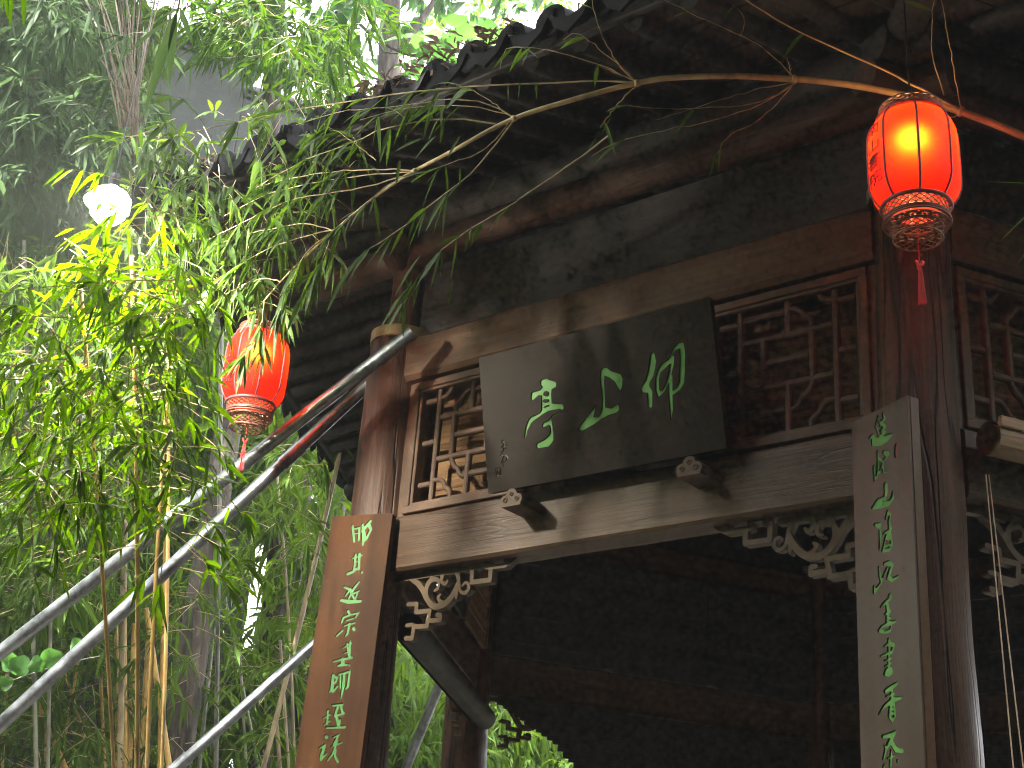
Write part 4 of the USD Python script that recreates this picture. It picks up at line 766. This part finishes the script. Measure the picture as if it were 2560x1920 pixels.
BR = [  # twigs: pixel outlines with a depth at both ends and a thickness in pixels
    ([(2402, 278), (2180, 160), (1980, 70), (1850, -10)], 4.36, 4.3, 7), ([(2360, 238), (2333, 150), (2330, 50), (2337, -20)], 4.38, 4.3, 3.2), ([(2402, 268), (2380, 150), (2350, -20)], 4.36, 4.25, 3.2), ([(2402, 285), (2350, 300), (2310, 290)], 4.36, 4.4, 3),
    ([(1985, 200), (1900, 115), (1830, 80), (1700, 20), (1640, -10)], 4.48, 4.4, 3.2), ([(1850, 90), (1860, 50), (1830, 10)], 4.46, 4.5, 2.2), ([(1980, 190), (1967, 145)], 4.48, 4.45, 4),
    ([(1985, 205), (1830, 240), (1720, 275), (1640, 300)], 4.48, 4.4, 3), ([(1985, 207), (1940, 240), (1820, 267), (1545, 265)], 4.48, 4.36, 3.2), ([(1985, 207), (1930, 245), (1820, 290), (1660, 327), (1560, 350), (1480, 390)], 4.48, 4.42, 3.4), ([(1985, 207), (1960, 240), (1890, 305), (1825, 338), (1800, 370), (1790, 408)], 4.48, 4.44, 3.2),
    ([(1520, 340), (1400, 430), (1280, 510), (1180, 570), (1090, 640), (1040, 700), (990, 790)], 4.44, 4.5, 4.6),
    ([(1592, 207), (1540, 150), (1500, 80), (1480, -10)], 4.56, 4.5, 4), ([(1590, 203), (1520, 140), (1430, 85), (1408, 100)], 4.56, 4.6, 3.4), ([(1590, 205), (1460, 150), (1300, 118), (1270, 122), (1250, 170)], 4.56, 4.65, 3.6), ([(1590, 206), (1400, 205), (1100, 222), (960, 240), (800, 264), (620, 300), (480, 330)], 4.56, 5.0, 5), ([(1592, 212), (1545, 260), (1515, 300), (1500, 320)], 4.56, 4.5, 3.6), ([(1560, 190), (1510, 170), (1490, 160)], 4.55, 4.5, 4),
    ([(1285, 294), (1200, 256), (1100, 250), (1000, 266), (880, 276), (740, 312)], 4.66, 4.9, 3.2), ([(1285, 294), (1180, 266), (1060, 266), (900, 300)], 4.66, 4.8, 3), ([(1240, 310), (1090, 299), (980, 316), (880, 356), (740, 412), (640, 470)], 4.68, 4.95, 4.4), ([(1280, 292), (1220, 250), (1170, 220), (1140, 215)], 4.66, 4.7, 2.6),
    ([(1285, 300), (1240, 360), (1180, 430), (1080, 510), (1010, 565), (960, 600), (900, 640), (860, 700)], 4.66, 4.72, 5), ([(1270, 310), (1200, 380), (1120, 410), (1040, 440)], 4.67, 4.7, 3),
    ([(1036, 427), (900, 424), (760, 440), (620, 470)], 4.8, 5.1, 4), ([(1036, 430), (880, 442), (720, 470), (560, 540)], 4.8, 5.1, 3.6), ([(1036, 432), (900, 470), (740, 497), (600, 560), (520, 600)], 4.8, 5.0, 4), ([(1036, 430), (960, 470), (880, 540), (800, 600)], 4.8, 4.75, 3.4), ([(940, 400), (860, 340), (810, 310)], 4.8, 4.9, 3),
    ([(834, 578), (740, 560), (640, 580), (520, 620)], 4.94, 5.2, 3.6), ([(834, 580), (760, 640), (720, 720), (690, 800)], 4.94, 4.9, 3.6), ([(830, 584), (800, 660), (760, 740)], 4.94, 4.85, 3), ([(834, 575), (700, 610), (560, 690), (500, 760)], 4.94, 5.2, 3.4), ([(700, 705), (640, 700), (560, 740)], 5.02, 5.2, 3), ([(660, 750), (640, 850), (600, 900)], 5.06, 5.0, 3)]
tips = []
for pts, d0, d1, wpx in BR:
    L = len(pts); dd = np.linspace(d0, d1, L); P = spline(np.array([at(x, y, d) for (x, y), d in zip(pts, dd)]), 18); P[1:-1] += rng.normal(0, .0015, (16, 3))
    r = wpx / FPX * 4.6 / 2; obj('twig', tube(P, np.linspace(r, r * .45, 18), 5), C_TWIG if wpx < 6 else C_ARCH, t, smooth=True); tips.append((P, pts[-1]))
B, D, NN, LL, DR = [], [], [], [], []
for P, end in tips:
    # twigs that end at the left carry leaves, those to the right are nearly bare
    x, y = end; dens = 20 if x < 760 else 18 if x < 1000 and y > 500 else 11 if x < 1000 else 5 if x < 1300 else 1
    for k in range(dens):
        s = rng.uniform(.35 if x < 1000 else .7, 1.0); i = int(s * 17); p = P[i]; dr = nrm(P[min(i + 1, 17)] - P[i - 1])
        B.append(p); D.append(nrm(dr * .7 + rng.normal(0, .4, 3) + V3(0, 0, -.75))); NN.append(nrm(V3(.3, -.6, .6) + rng.normal(0, .5, 3))); LL.append(rng.uniform(.07, .155)); DR.append(rng.uniform(.05, .4))
for (x, y, dx, dy, L, d) in [(1795, 372, -20, 60, .1, 4.44), (1050, 640, -80, 120, .16, 4.5), (1030, 700, -30, 90, .15, 4.5), (1020, 720, -60, 80, .16, 4.52), (1010, 690, 30, 60, .1, 4.5), (1180, 560, -20, 90, .09, 4.46), (1150, 590, -60, 20, .09, 4.46), (1130, 700, -10, 70, .08, 4.46), (1435, 95, 60, -30, .07, 4.6), (1435, 95, -50, 15, .06, 4.6), (860, 690, -50, 100, .14, 4.7), (900, 640, -60, 80, .15, 4.7), (880, 660, -30, 70, .1, 4.7), (1300, 205, -6, 60, .06, 4.6), (1270, 210, 2, 55, .06, 4.62), (1340, 207, 2, 50, .06, 4.6),
                             (1100, 290, -40, 80, .1, 4.7), (1110, 295, -10, 60, .09, 4.7), (1150, 340, -30, 50, .09, 4.7), (1090, 340, -60, 60, .11, 4.7), (1060, 345, -80, 30, .11, 4.72), (1000, 400, -10, 70, .09, 4.75), (1240, 440, -30, 60, .07, 4.68), (1150, 420, 0, 60, .07, 4.68), (1500, 330, -40, 60, .09, 4.5), (1530, 290, -30, 50, .08, 4.5), (663, 868, -35, 98, .17, 5.4), (663, 866, 20, 66, .11, 5.4), (660, 868, -50, 66, .14, 5.4), (650, 876, -40, 80, .14, 5.4), (664, 862, 14, 90, .08, 5.38), (725, 800, -10, 60, .1, 5.4), (705, 790, 10, 70, .12, 5.4), (718, 800, -24, 70, .11, 5.4)]:
    p = at(x, y, d); e = at(x + dx, y + dy, d - .02); B.append(p); D.append(nrm(e - p)); NN.append(nrm(V3(.3, -.7, .5) + rng.normal(0, .3, 3))); LL.append(L); DR.append(.1)
B, D, NN, LL, DR = map(np.array, (B, D, NN, LL, DR))
put_leaves(t, (B, D, NN, LL, LL * rng.uniform(.11, .16, len(LL)), DR), L_SPRAY, None, 300)

def plant(name, label, cat, poly, depth, n, seed, lm, parts=0, culms=(), cm=C_YEL, group=None, clump=None, thr=.42, L=(.09, .16), nl=(4, 8), ratio=.12, twm=None, rows=4, down=.55, twig=(.12, .3), extra=None, dirs=None, twigs=True, droop=(.1, .5)):
    rng = np.random.default_rng(seed); P = in_region(poly, n, depth, rng, clump, thr)
    cs = [(culm_pts(*c[:4], bend=c[5] if len(c) > 5 else 0), c[4]) for c in culms]
    base = cs[0][0][0] * V3(1, 1, 0) if cs else P.mean(0) * V3(1, 1, 0)
    t = thing(name, label, cat, base, group)
    for cp, r in cs: obj('culm', culm_mesh(cp, r), cm, t, smooth=30)
    P = P[np.linalg.norm(P - LP, axis=1) > .42]; n = len(P)
    la, tw = sprays(P, rng, L=L, nl=nl, ratio=ratio, down=down, twig=twig, dirs=None if dirs is None else np.tile(dirs, (n, 1)), droop=droop)
    put_leaves(t, la, lm, tw if twigs else None, parts, rows, twm)
    if extra: extra(t, rng)
    return t
def lamp_cover_leaves(t, rng):
    # leafy twigs added on the near side of the lamp to cover its blocking plate
    g = np.vstack([in_region([(315, 440), (420, 460), (430, 600), (330, 620)], 16, (4.1, 4.5), rng), in_region([(150, 590), (420, 600), (420, 720), (150, 700)], 22, (4.1, 4.6), rng)])
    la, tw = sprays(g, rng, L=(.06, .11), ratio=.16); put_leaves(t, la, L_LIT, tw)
    g = in_region([(340, 1240), (470, 1200), (520, 1330), (450, 1440), (340, 1420)], 18, (4.2, 4.8), rng)
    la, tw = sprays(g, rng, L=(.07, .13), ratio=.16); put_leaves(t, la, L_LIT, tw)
# near bamboo by the lamp, its lit look partly in the leaf colour
plant('bamboo', 'bamboo by the flood lamp with lit yellow-green put into its leaves, hanging over the steel poles', 'bamboo',
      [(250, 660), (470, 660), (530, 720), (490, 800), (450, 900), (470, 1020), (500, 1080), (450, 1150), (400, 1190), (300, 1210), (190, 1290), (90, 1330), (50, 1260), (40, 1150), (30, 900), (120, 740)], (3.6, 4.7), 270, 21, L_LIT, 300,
      culms=[((330, 640), (310, 1900), 4.8, 5.2, .011, .05), ((440, 700), (400, 1900), 5.0, 5.3, .010, -.05), ((200, 700), (250, 1900), 4.7, 5.0, .009, .05)], cm=C_YEL, L=(.052, .105), ratio=.155, extra=lamp_cover_leaves)
plant('bamboo', 'leafy bamboo spray hanging over the far left roof corner above the smaller lantern', 'bamboo',
      [(330, 330), (520, 250), (700, 230), (860, 300), (900, 400), (800, 560), (720, 700), (640, 800), (560, 780), (480, 700), (380, 640), (320, 520)], (5.2, 6.1), 190, 22, L_SPRAY, 290,
      culms=[((410, 480), (350, 1900), 6.2, 6.4, .010, .1)], L=(.08, .155), ratio=.145, down=.5, dirs=(.45, -.3, -.35))
def bundle(t, rng):
    ms = []
    for k in range(42):
        x0 = 330 + rng.uniform(-22, 18); x1 = 300 + rng.normal(0, 75); y1 = rng.uniform(-120, 120); y0 = rng.uniform(330, 430); d = rng.uniform(7.4, 8.0)
        P = spline(np.array([at(x0, y0, d), at(x0 + (x1 - x0) * .35, (y0 + y1) / 2, d), at(x1, y1, d + rng.uniform(-.3, .3))]), 8); ms.append(tube(P, np.linspace(.007, .003, 8), 4))
    for m in ms: obj('dry_stem', m, C_STEM, t)
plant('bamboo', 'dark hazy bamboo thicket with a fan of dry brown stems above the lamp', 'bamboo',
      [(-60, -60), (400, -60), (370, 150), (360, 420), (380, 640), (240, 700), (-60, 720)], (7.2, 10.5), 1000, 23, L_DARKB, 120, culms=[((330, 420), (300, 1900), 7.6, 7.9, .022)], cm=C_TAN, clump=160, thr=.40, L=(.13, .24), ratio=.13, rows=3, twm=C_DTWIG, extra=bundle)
plant('bamboo', 'fresh green bamboo crown in front of the grey gable wall and trunks', 'bamboo',
      [(430, -40), (950, -40), (940, 60), (880, 170), (850, 250), (760, 300), (670, 320), (650, 190), (570, 80), (440, 20)], (7.6, 9.6), 190, 24, L_BAM, 200, culms=[((560, 330), (540, 1900), 8.6, 8.8, .018)], cm=C_GREY, clump=130, thr=.44, L=(.13, .24), ratio=.11, rows=3)
plant('bamboo', 'green bamboo leaning behind the lamp at the left edge', 'bamboo',
      [(-60, 560), (260, 620), (330, 800), (300, 1200), (200, 1500), (-60, 1560)], (6.6, 8.5), 620, 25, L_GROVE, 120, culms=[((60, 600), (90, 1900), 7.4, 7.4, .014), ((140, 820), (120, 1900), 7.2, 7.3, .012)], cm=C_GREY, L=(.13, .22), ratio=.12, rows=3)
plant('bamboo', 'clump of stout yellow bamboo culms below the steel poles', 'bamboo',
      [(150, 1380), (480, 1330), (520, 1600), (460, 1900), (100, 1950)], (7.6, 8.6), 120, 26, L_GROVE, 60,
      culms=[((415, 1334), (399, 1920), 7.9, 7.9, .0185), ((365, 1520), (424, 1920), 7.8, 7.8, .021), ((310, 1500), (312, 1920), 8.0, 8.0, .020), ((338, 1560), (322, 1920), 8.1, 8.1, .023), ((290, 1560), (295, 1920), 8.2, 8.2, .016), ((372, 1600), (352, 1920), 8.3, 8.3, .024)], cm=C_YEL, rows=3, L=(.12, .2))
plant('bamboo', 'thin pale crossing bamboo culms at the lower left corner', 'bamboo',
      [(-40, 1500), (200, 1600), (230, 1900), (-40, 1960)], (7.4, 8.6), 130, 27, L_GROVE, 60, culms=[((116, 1790), (116, 1920), 7.9, 7.9, .016), ((85, 1740), (168, 1930), 7.8, 7.8, .019), ((150, 1640), (235, 1920), 8.2, 8.1, .011), ((20, 1640), (5, 1920), 8.1, 8.1, .012), ((205, 1600), (150, 1920), 8.3, 8.3, .010), ((245, 1560), (262, 1920), 8.2, 8.2, .013)], cm=C_YEL, rows=3, L=(.12, .2))
plant('bamboo', 'grey-green bamboo culms standing between the yellow clump and the big trunk', 'bamboo',
      [(420, 1150), (640, 1130), (660, 1500), (560, 1900), (430, 1900)], (9.0, 10.5), 140, 28, L_GROVE, 60,
      culms=[((536, 1300), (447, 1920), 9.4, 9.2, .020), ((565, 1280), (500, 1900), 9.8, 9.6, .017), ((561, 1482), (600, 1680), 9.6, 9.6, .011), ((600, 1640), (616, 1920), 9.6, 9.6, .012)], cm=C_GREY, clump=70, rows=3, L=(.13, .22))
plant('bamboo', 'tan bamboo culms leaning in front of the big trunk beside the orange board', 'bamboo',
      [(640, 1130), (830, 1090), (880, 1200), (800, 1400), (700, 1900), (640, 1900)], (8.4, 9.6), 110, 29, L_GROVE, 60,
      culms=[((850, 1130), (633, 1920), 8.6, 8.4, .019, .06), ((692, 1180), (690, 1790), 8.9, 8.8, .010, .12), ((700, 1600), (722, 1920), 8.9, 8.8, .012), ((690, 1790), (700, 1920), 8.8, 8.8, .017)], cm=C_TAN, rows=3, L=(.13, .22))

# leaves hanging in from close to the lens side of the grove
t = thing('bamboo_spray', 'large soft bamboo leaves drooping from above at the upper left', 'bamboo', at(440, -120, 2.9))
obj('twig', tube(spline(np.array([at(470, -160, 2.9), at(455, -40, 2.9), at(445, 28, 2.9)]), 10), .002, 5), C_TWIG, t)
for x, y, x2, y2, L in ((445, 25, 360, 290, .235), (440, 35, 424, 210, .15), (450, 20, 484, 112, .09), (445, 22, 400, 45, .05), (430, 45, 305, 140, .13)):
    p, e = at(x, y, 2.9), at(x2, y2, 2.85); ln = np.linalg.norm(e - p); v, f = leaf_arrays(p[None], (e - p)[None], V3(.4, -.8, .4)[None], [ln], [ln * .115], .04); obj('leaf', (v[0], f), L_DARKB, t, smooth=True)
t = thing('bamboo_spray', 'bamboo leaf tips hanging into the upper left corner', 'bamboo', at(40, -120, 3.2))
obj('twig', tube([at(90, -140, 3.2), at(40, -60, 3.2), at(20, -30, 3.2)], .002, 5), C_TWIG, t)
for x, y, x2, y2 in ((15, -40, 20, 50), (30, -50, 26, 70), (62, -50, 60, 72), (5, -40, 6, 30)):
    p, e = at(x, y, 3.2), at(x2, y2, 3.18); ln = np.linalg.norm(e - p); v, f = leaf_arrays(p[None], (e - p)[None], V3(.4, -.8, .4)[None], [ln], [ln * .13], .03); obj('leaf', (v[0], f), L_BAM, t, smooth=True)
t = thing('bamboo_spray', 'few thin bamboo leaves reaching in at the right edge beside the larger lantern', 'bamboo', at(2640, 480, 3.6))
obj('twig', tube(spline(np.array([at(2700, 640, 3.6), at(2630, 560, 3.6), at(2600, 440, 3.6)]), 10), .0016, 5), C_TWIG, t)
for x, y, x2, y2 in ((2600, 462, 2466, 451), (2590, 520, 2496, 604), (2595, 590, 2542, 660), (2600, 430, 2545, 455)):
    p, e = at(x, y, 3.6), at(x2, y2, 3.6); ln = np.linalg.norm(e - p); v, f = leaf_arrays(p[None], (e - p)[None], V3(.2, -.5, .8)[None], [ln], [ln * .10], .03); obj('leaf', (v[0], f), L_BAM, t, smooth=True)
t = thing('vine', 'round-leaved climbing vine at the lower left behind the poles', 'vine', at(20, 1700, 6.6) * V3(1, 1, 0))
vp = spline(np.array([at(-60, 1740, 6.5), at(60, 1690, 6.5), at(180, 1655, 6.55), at(250, 1640, 6.6)]), 14); obj('stem', tube(np.vstack([[at(-60, 1740, 6.5) * V3(1, 1, 0)], vp]), .002, 5), C_GREY, t)
for x, y, s, a in ((125, 1650, .10, 60), (20, 1655, .09, 30), (50, 1670, .10, 100), (90, 1660, .08, -20), (10, 1710, .07, 60), (190, 1612, .07, 10)):
    p = at(x, y, 6.45); th = np.linspace(0, 2 * math.pi, 15)[:-1]; rr = s * (.52 + .14 * np.cos(th) ** 3 - .10 * (np.abs(np.sin(th / 2)) < .12)); q = _r2[None] * (rr * np.cos(th + math.radians(a)))[:, None] + _u2[None] * (rr * np.sin(th + math.radians(a)))[:, None] + (-_f)[None] * (.02 * np.sin(2 * th))[:, None]
    obj('leaf', (np.vstack([p + q, p[None]]), np.array([(k, (k + 1) % 14, 14) for k in range(14)])), L_BROAD, t, smooth=True)

# --- trees
def limb(t, pts, r0, r1, m, name='limb', sides=8, amp=.12):
    P = spline(np.asarray(pts), 14); obj(name, tube(P, np.linspace(r0, r1, len(P)), sides, amp=amp, seed=int(abs(P[0][0]) * 100) % 97), m, t, smooth=50)
def ground_of(p): return p * V3(1, 1, 0)
b0 = at(690, 1700, 11.0); b1 = at(728, 1262, 11.3); b2 = at(760, 900, 11.8); b3 = at(800, 500, 12.5); b3 = b3 + V3(0, 0, .0)
t = thing('tree', 'big rough-barked tree trunk rising behind the bamboo culms', 'tree', ground_of(b0 + (b0 - b1) * .8))
limb(t, [ground_of(b0 + (b0 - b1) * .8), b0, b1, b2, b3], .21, .13, M_BARK, 'trunk', 24, .1)
limb(t, [b2, b2 + V3(-1, .8, 1.2), b2 + V3(-2.2, 1, 2.2)], .07, .02, M_BARK); limb(t, [b2, b2 + V3(.8, 1, 1.4), b2 + V3(1.6, 1.5, 3)], .06, .02, M_BARK)
rng = np.random.default_rng(31)
P = np.vstack([b3 + rng.normal(0, 1, (330, 3)) * [1.8, 1.4, .9] + V3(0, 1.2, 4.2)]); la, tw = sprays(P, rng, L=(.12, .22), ratio=.4, nl=(5, 8)); put_leaves(t, la, L_BROAD, None, 0, 2)
b0 = at(955, 420, 13.0); b1 = at(968, 160, 13.2); b2 = at(985, -100, 13.5)
t = thing('tree', 'grey trunk against the white sky above the roof edge', 'tree', V3(b0[0] - .2, b0[1], 0))
limb(t, [V3(b0[0] - .2, b0[1], 0), b0 - V3(.1, 0, 3), b0, b1, b2], .16, .09, M_BARK, 'trunk', 18)
limb(t, [b1, at(1060, 40, 13.4), at(1130, -60, 13.6)], .05, .02, M_BARK); P = b2 + rng.normal(0, 1, (160, 3)) * [1.2, 1, .8] + V3(0, 0, 1.0); la, tw = sprays(P, rng, L=(.12, .2), ratio=.45, nl=(5, 8)); put_leaves(t, la, L_BROAD, None, 0, 2)
b0 = at(1008, 420, 15.0); b1 = at(990, 150, 15.0)
t = thing('tree', 'slim pinkish-grey trunk right of the grey one above the roof edge', 'tree', V3(b0[0], b0[1], 0))
limb(t, [V3(b0[0], b0[1], 0), b0 - V3(0, 0, 3), b0, b1, at(985, -120, 15)], .065, .04, M_PALEB, 'trunk', 12)
P = at(985, -200, 15) + rng.normal(0, 1, (60, 3)) * [.8, .8, .6]; la, tw = sprays(P, rng, L=(.12, .2), ratio=.45, nl=(5, 8)); put_leaves(t, la, L_BROAD, None, 0, 2)
# broad-leaved branches over the gap of sky
t = thing('tree', 'broad-leaved tree branch with green oval leaves over the bright gap of sky', 'tree', V3(*at(760, 120, 10.5)[:2], 0))
tr0 = at(700, -200, 10.6); limb(t, [V3(tr0[0], tr0[1] + .3, 0), tr0 + V3(0, .3, -3), tr0], .12, .06, M_BARK, 'trunk', 12)
for pts in ([(640, -60), (720, 60), (800, 95), (870, 130)], [(640, 20), (690, 80), (690, 190), (740, 200)], [(900, 60), (1000, 130), (1120, 135)], [(1180, 120), (1080, 135), (960, 130)], [(840, 30), (900, 60), (960, 130)], [(860, 165), (920, 190), (1000, 210)]):
    limb(t, [at(x, y, 10.2 + .2 * k) for k, (x, y) in enumerate(pts)], .014, .006, C_DTWIG, 'branch', 6, 0)
def ovals(poly, n, depth, seed, size, clump=None, thr=.45):
    rng = np.random.default_rng(seed); P = in_region(poly, n, depth, rng, clump, thr); M = len(P)
    D = nrm(rng.normal(0, 1, (M, 3)) * [1, 1, .4] + V3(0, 0, -.3)); NN = nrm(V3(0, -.2, 1) + rng.normal(0, .45, (M, 3))); LL = rng.uniform(*size, M)
    return (P, D, NN, LL, LL * rng.uniform(.5, .68, M), rng.uniform(0, .25, M))
a1 = ovals([(560, -60), (930, -60), (900, 60), (860, 150), (700, 190), (600, 120)], 300, (9.8, 11.2), 41, (.14, .26), 90, .46)
a2 = ovals([(1020, 70), (1210, 60), (1240, 120), (1200, 160), (1120, 190), (1040, 130)], 34, (9.6, 10.4), 42, (.16, .3))
a3 = ovals([(990, 150), (1130, 150), (1120, 215), (1010, 240)], 12, (9.6, 10.2), 43, (.14, .24))
put_leaves(t, tuple(np.concatenate([a, b, c]) for a, b, c in zip(a1, a2, a3)), L_BROAD, None, 200, 3)
# bare pale branches in the sky gap
t = thing('tree', 'pale thin-branched tree fading into the white sky above the roof', 'tree', V3(*at(1290, 200, 19)[:2], 0))
q = at(1290, 240, 19.0); limb(t, [V3(q[0], q[1], 0), q - V3(0, 0, 3), q, at(1275, 90, 19), at(1250, -60, 19)], .11, .03, M_PALEB, 'trunk', 10)
rng = np.random.default_rng(51)
for k in range(26):
    x, y = rng.uniform(1230, 1290), rng.uniform(60, 230); x2 = x + rng.uniform(-190, 120); y2 = y - rng.uniform(60, 200); d = rng.uniform(18.3, 19.7)
    limb(t, [at(x, y, 19), at((x + x2) / 2 + rng.uniform(-20, 20), (y + y2) / 2 + 12, d), at(x2, y2, d)], .022, .006, M_PALEB, 'branch', 5, 0)
la = ovals([(1020, -60), (1540, -60), (1500, 10), (1400, 60), (1250, 130), (1080, 60)], 420, (17.5, 20), 52, (.08, .16), 60, .47); put_leaves(t, la, L_GROVE, None, 0, 2)

# --- the bamboo grove beyond and beside (reads as one mass)
rng = np.random.default_rng(61); LA = []
for poly, n, dep, cl, th, sz in (([(-120, 480), (420, 420), (500, 700), (640, 900), (860, 1080), (930, 1250), (880, 1980), (-120, 1980)], 5200, (10, 17), 95, .475, (.18, .32)),
                                 ([(-120, -100), (380, -100), (360, 300), (420, 700), (-120, 700)], 1300, (11, 17), 90, .5, (.2, .34)),
                                 ([(840, 1560), (1040, 1560), (1700, 1800), (1760, 1990), (840, 1990)], 2300, (12, 17), None, .4, (.18, .3)),
                                 ([(2380, 1780), (2620, 1780), (2620, 2000), (2380, 2000)], 350, (8.5, 12), None, .4, (.14, .24)), ([(960, 1600), (1200, 1640), (1520, 1850), (1520, 2000), (900, 2000)], 420, (10.2, 12), None, .4, (.13, .22)),
                                 ([(-200, 1500), (2700, 1900), (2700, 2600), (-200, 2600)], 3500, (12, 19), None, .4, (.2, .34))):
    P = in_region(poly, n, dep, rng, cl, th); P = P[P[:, 2] > .05]; e_ = project(P); gap = (((e_[:, 0] - 520) / 100) ** 2 + ((e_[:, 1] - 1420) / 200) ** 2 < 1) & (rng.uniform(0, 1, len(P)) < .4); P = P[~gap]; la, tw = sprays(P, rng, L=sz, nl=(4, 7), ratio=.16, twig=(.15, .4)); LA.append(la)
la = tuple(np.concatenate(x) for x in zip(*LA)); v, f = leaf_arrays(*la[:5], droop=la[5], rows=3)
obj('bamboo_grove', join(v, f), L_GROVE, kind='stuff', smooth=True, label='dense sunlit bamboo grove filling the background behind the poles and pavilion', cat='grove')
# unseen grove around and behind the viewpoint, canopy added to darken the pavilion's front
rng = np.random.default_rng(62); n = 20000
a = rng.uniform(0, 2 * np.pi, n); r = rng.uniform(5.5, 12, n); z = .3 + 9.2 * rng.uniform(0, 1, n) ** 1.25; P = np.stack([CEN[0] + 1.0 + (r + 3) * np.cos(a), CEN[1] - 1 + (r + 3) * np.sin(a), z], 1)
P = np.vstack([P, np.stack([rng.uniform(-1.6, 9, 5200), rng.uniform(-13, -1.6, 5200), rng.uniform(6.8, 10, 5200)], 1), np.stack([rng.uniform(-13, -4.5, 5000), rng.uniform(-8, 1.5, 5000), rng.uniform(.05, 1, 5000) * 4.4], 1), np.stack([rng.uniform(-9, -4, 450), rng.uniform(-4, 1, 450), rng.uniform(8.5, 11, 450)], 1), Q + V3(.12, -.45, .88) * rng.uniform(3, 6, 1500)[:, None] + rng.normal(0, 1, (1500, 3)) * [1.4, 1.4, .8]])  # canopy layers and leaf patch sunward of the gable wall added to block light
pr = project(P); keep = ~((pr[:, 2] > 0) & (pr[:, 0] > -250) & (pr[:, 0] < 2800) & (pr[:, 1] > -300) & (pr[:, 1] < 2500)); keep &= ((P[:, :2] - CEN[:2]) @ np.array([-.634, .773]) < .5) | (np.arange(len(P)) >= n + 5200); keep &= (np.linalg.norm(P - CAM, axis=1) > 2.5) & ((np.linalg.norm(P[:, :2] - CEN[:2], axis=1) > 4.6) | (P[:, 2] > 6.5)); P = P[keep]
la, tw = sprays(P, rng, L=(.5, .85), nl=(4, 7), ratio=.24); v, f = leaf_arrays(*la[:5], droop=la[5], rows=2)
obj('surrounding_grove', join(v, f), L_GROVE, kind='stuff', smooth=True, label='unseen bamboo grove around the pavilion and behind the viewpoint, with canopy added to block light', cat='grove')

# ------------------------------------------------------------------ fallen leaves on the roof edge
rng = np.random.default_rng(71); n = 900
x = rng.uniform(-.55, SIDE + .55, n); cl = meshkit.fbm(np.stack([x * 3.2, np.zeros(n), np.zeros(n)], 1), 3, 4); k = cl > .44; x, cl = x[k], cl[k]; n = len(x)
y = -OH - .07 + rng.gamma(1.2, .04, n); z = RAFT_Z(y) + .155 + rng.uniform(-.03, .10, n) * (cl - .35) * 3
P = np.stack([x - SIDE, y, z], 1); a = rng.uniform(0, 2 * np.pi, n)
D = np.stack([np.cos(a), np.sin(a) - .3, rng.uniform(-.5, .3, n)], 1); LL = rng.uniform(.03, .085, n)
v, f = leaf_arrays(P, D, nrm(V3(0, 0, 1) + rng.normal(0, .5, (n, 3))), LL, LL * rng.uniform(.12, .3, n), .3, rows=3)
obj('leaf_litter', join(v, f), L_DRY, kind='stuff', smooth=True, label='dry bamboo leaves and twigs piled along the front roof edge', cat='leaf litter')
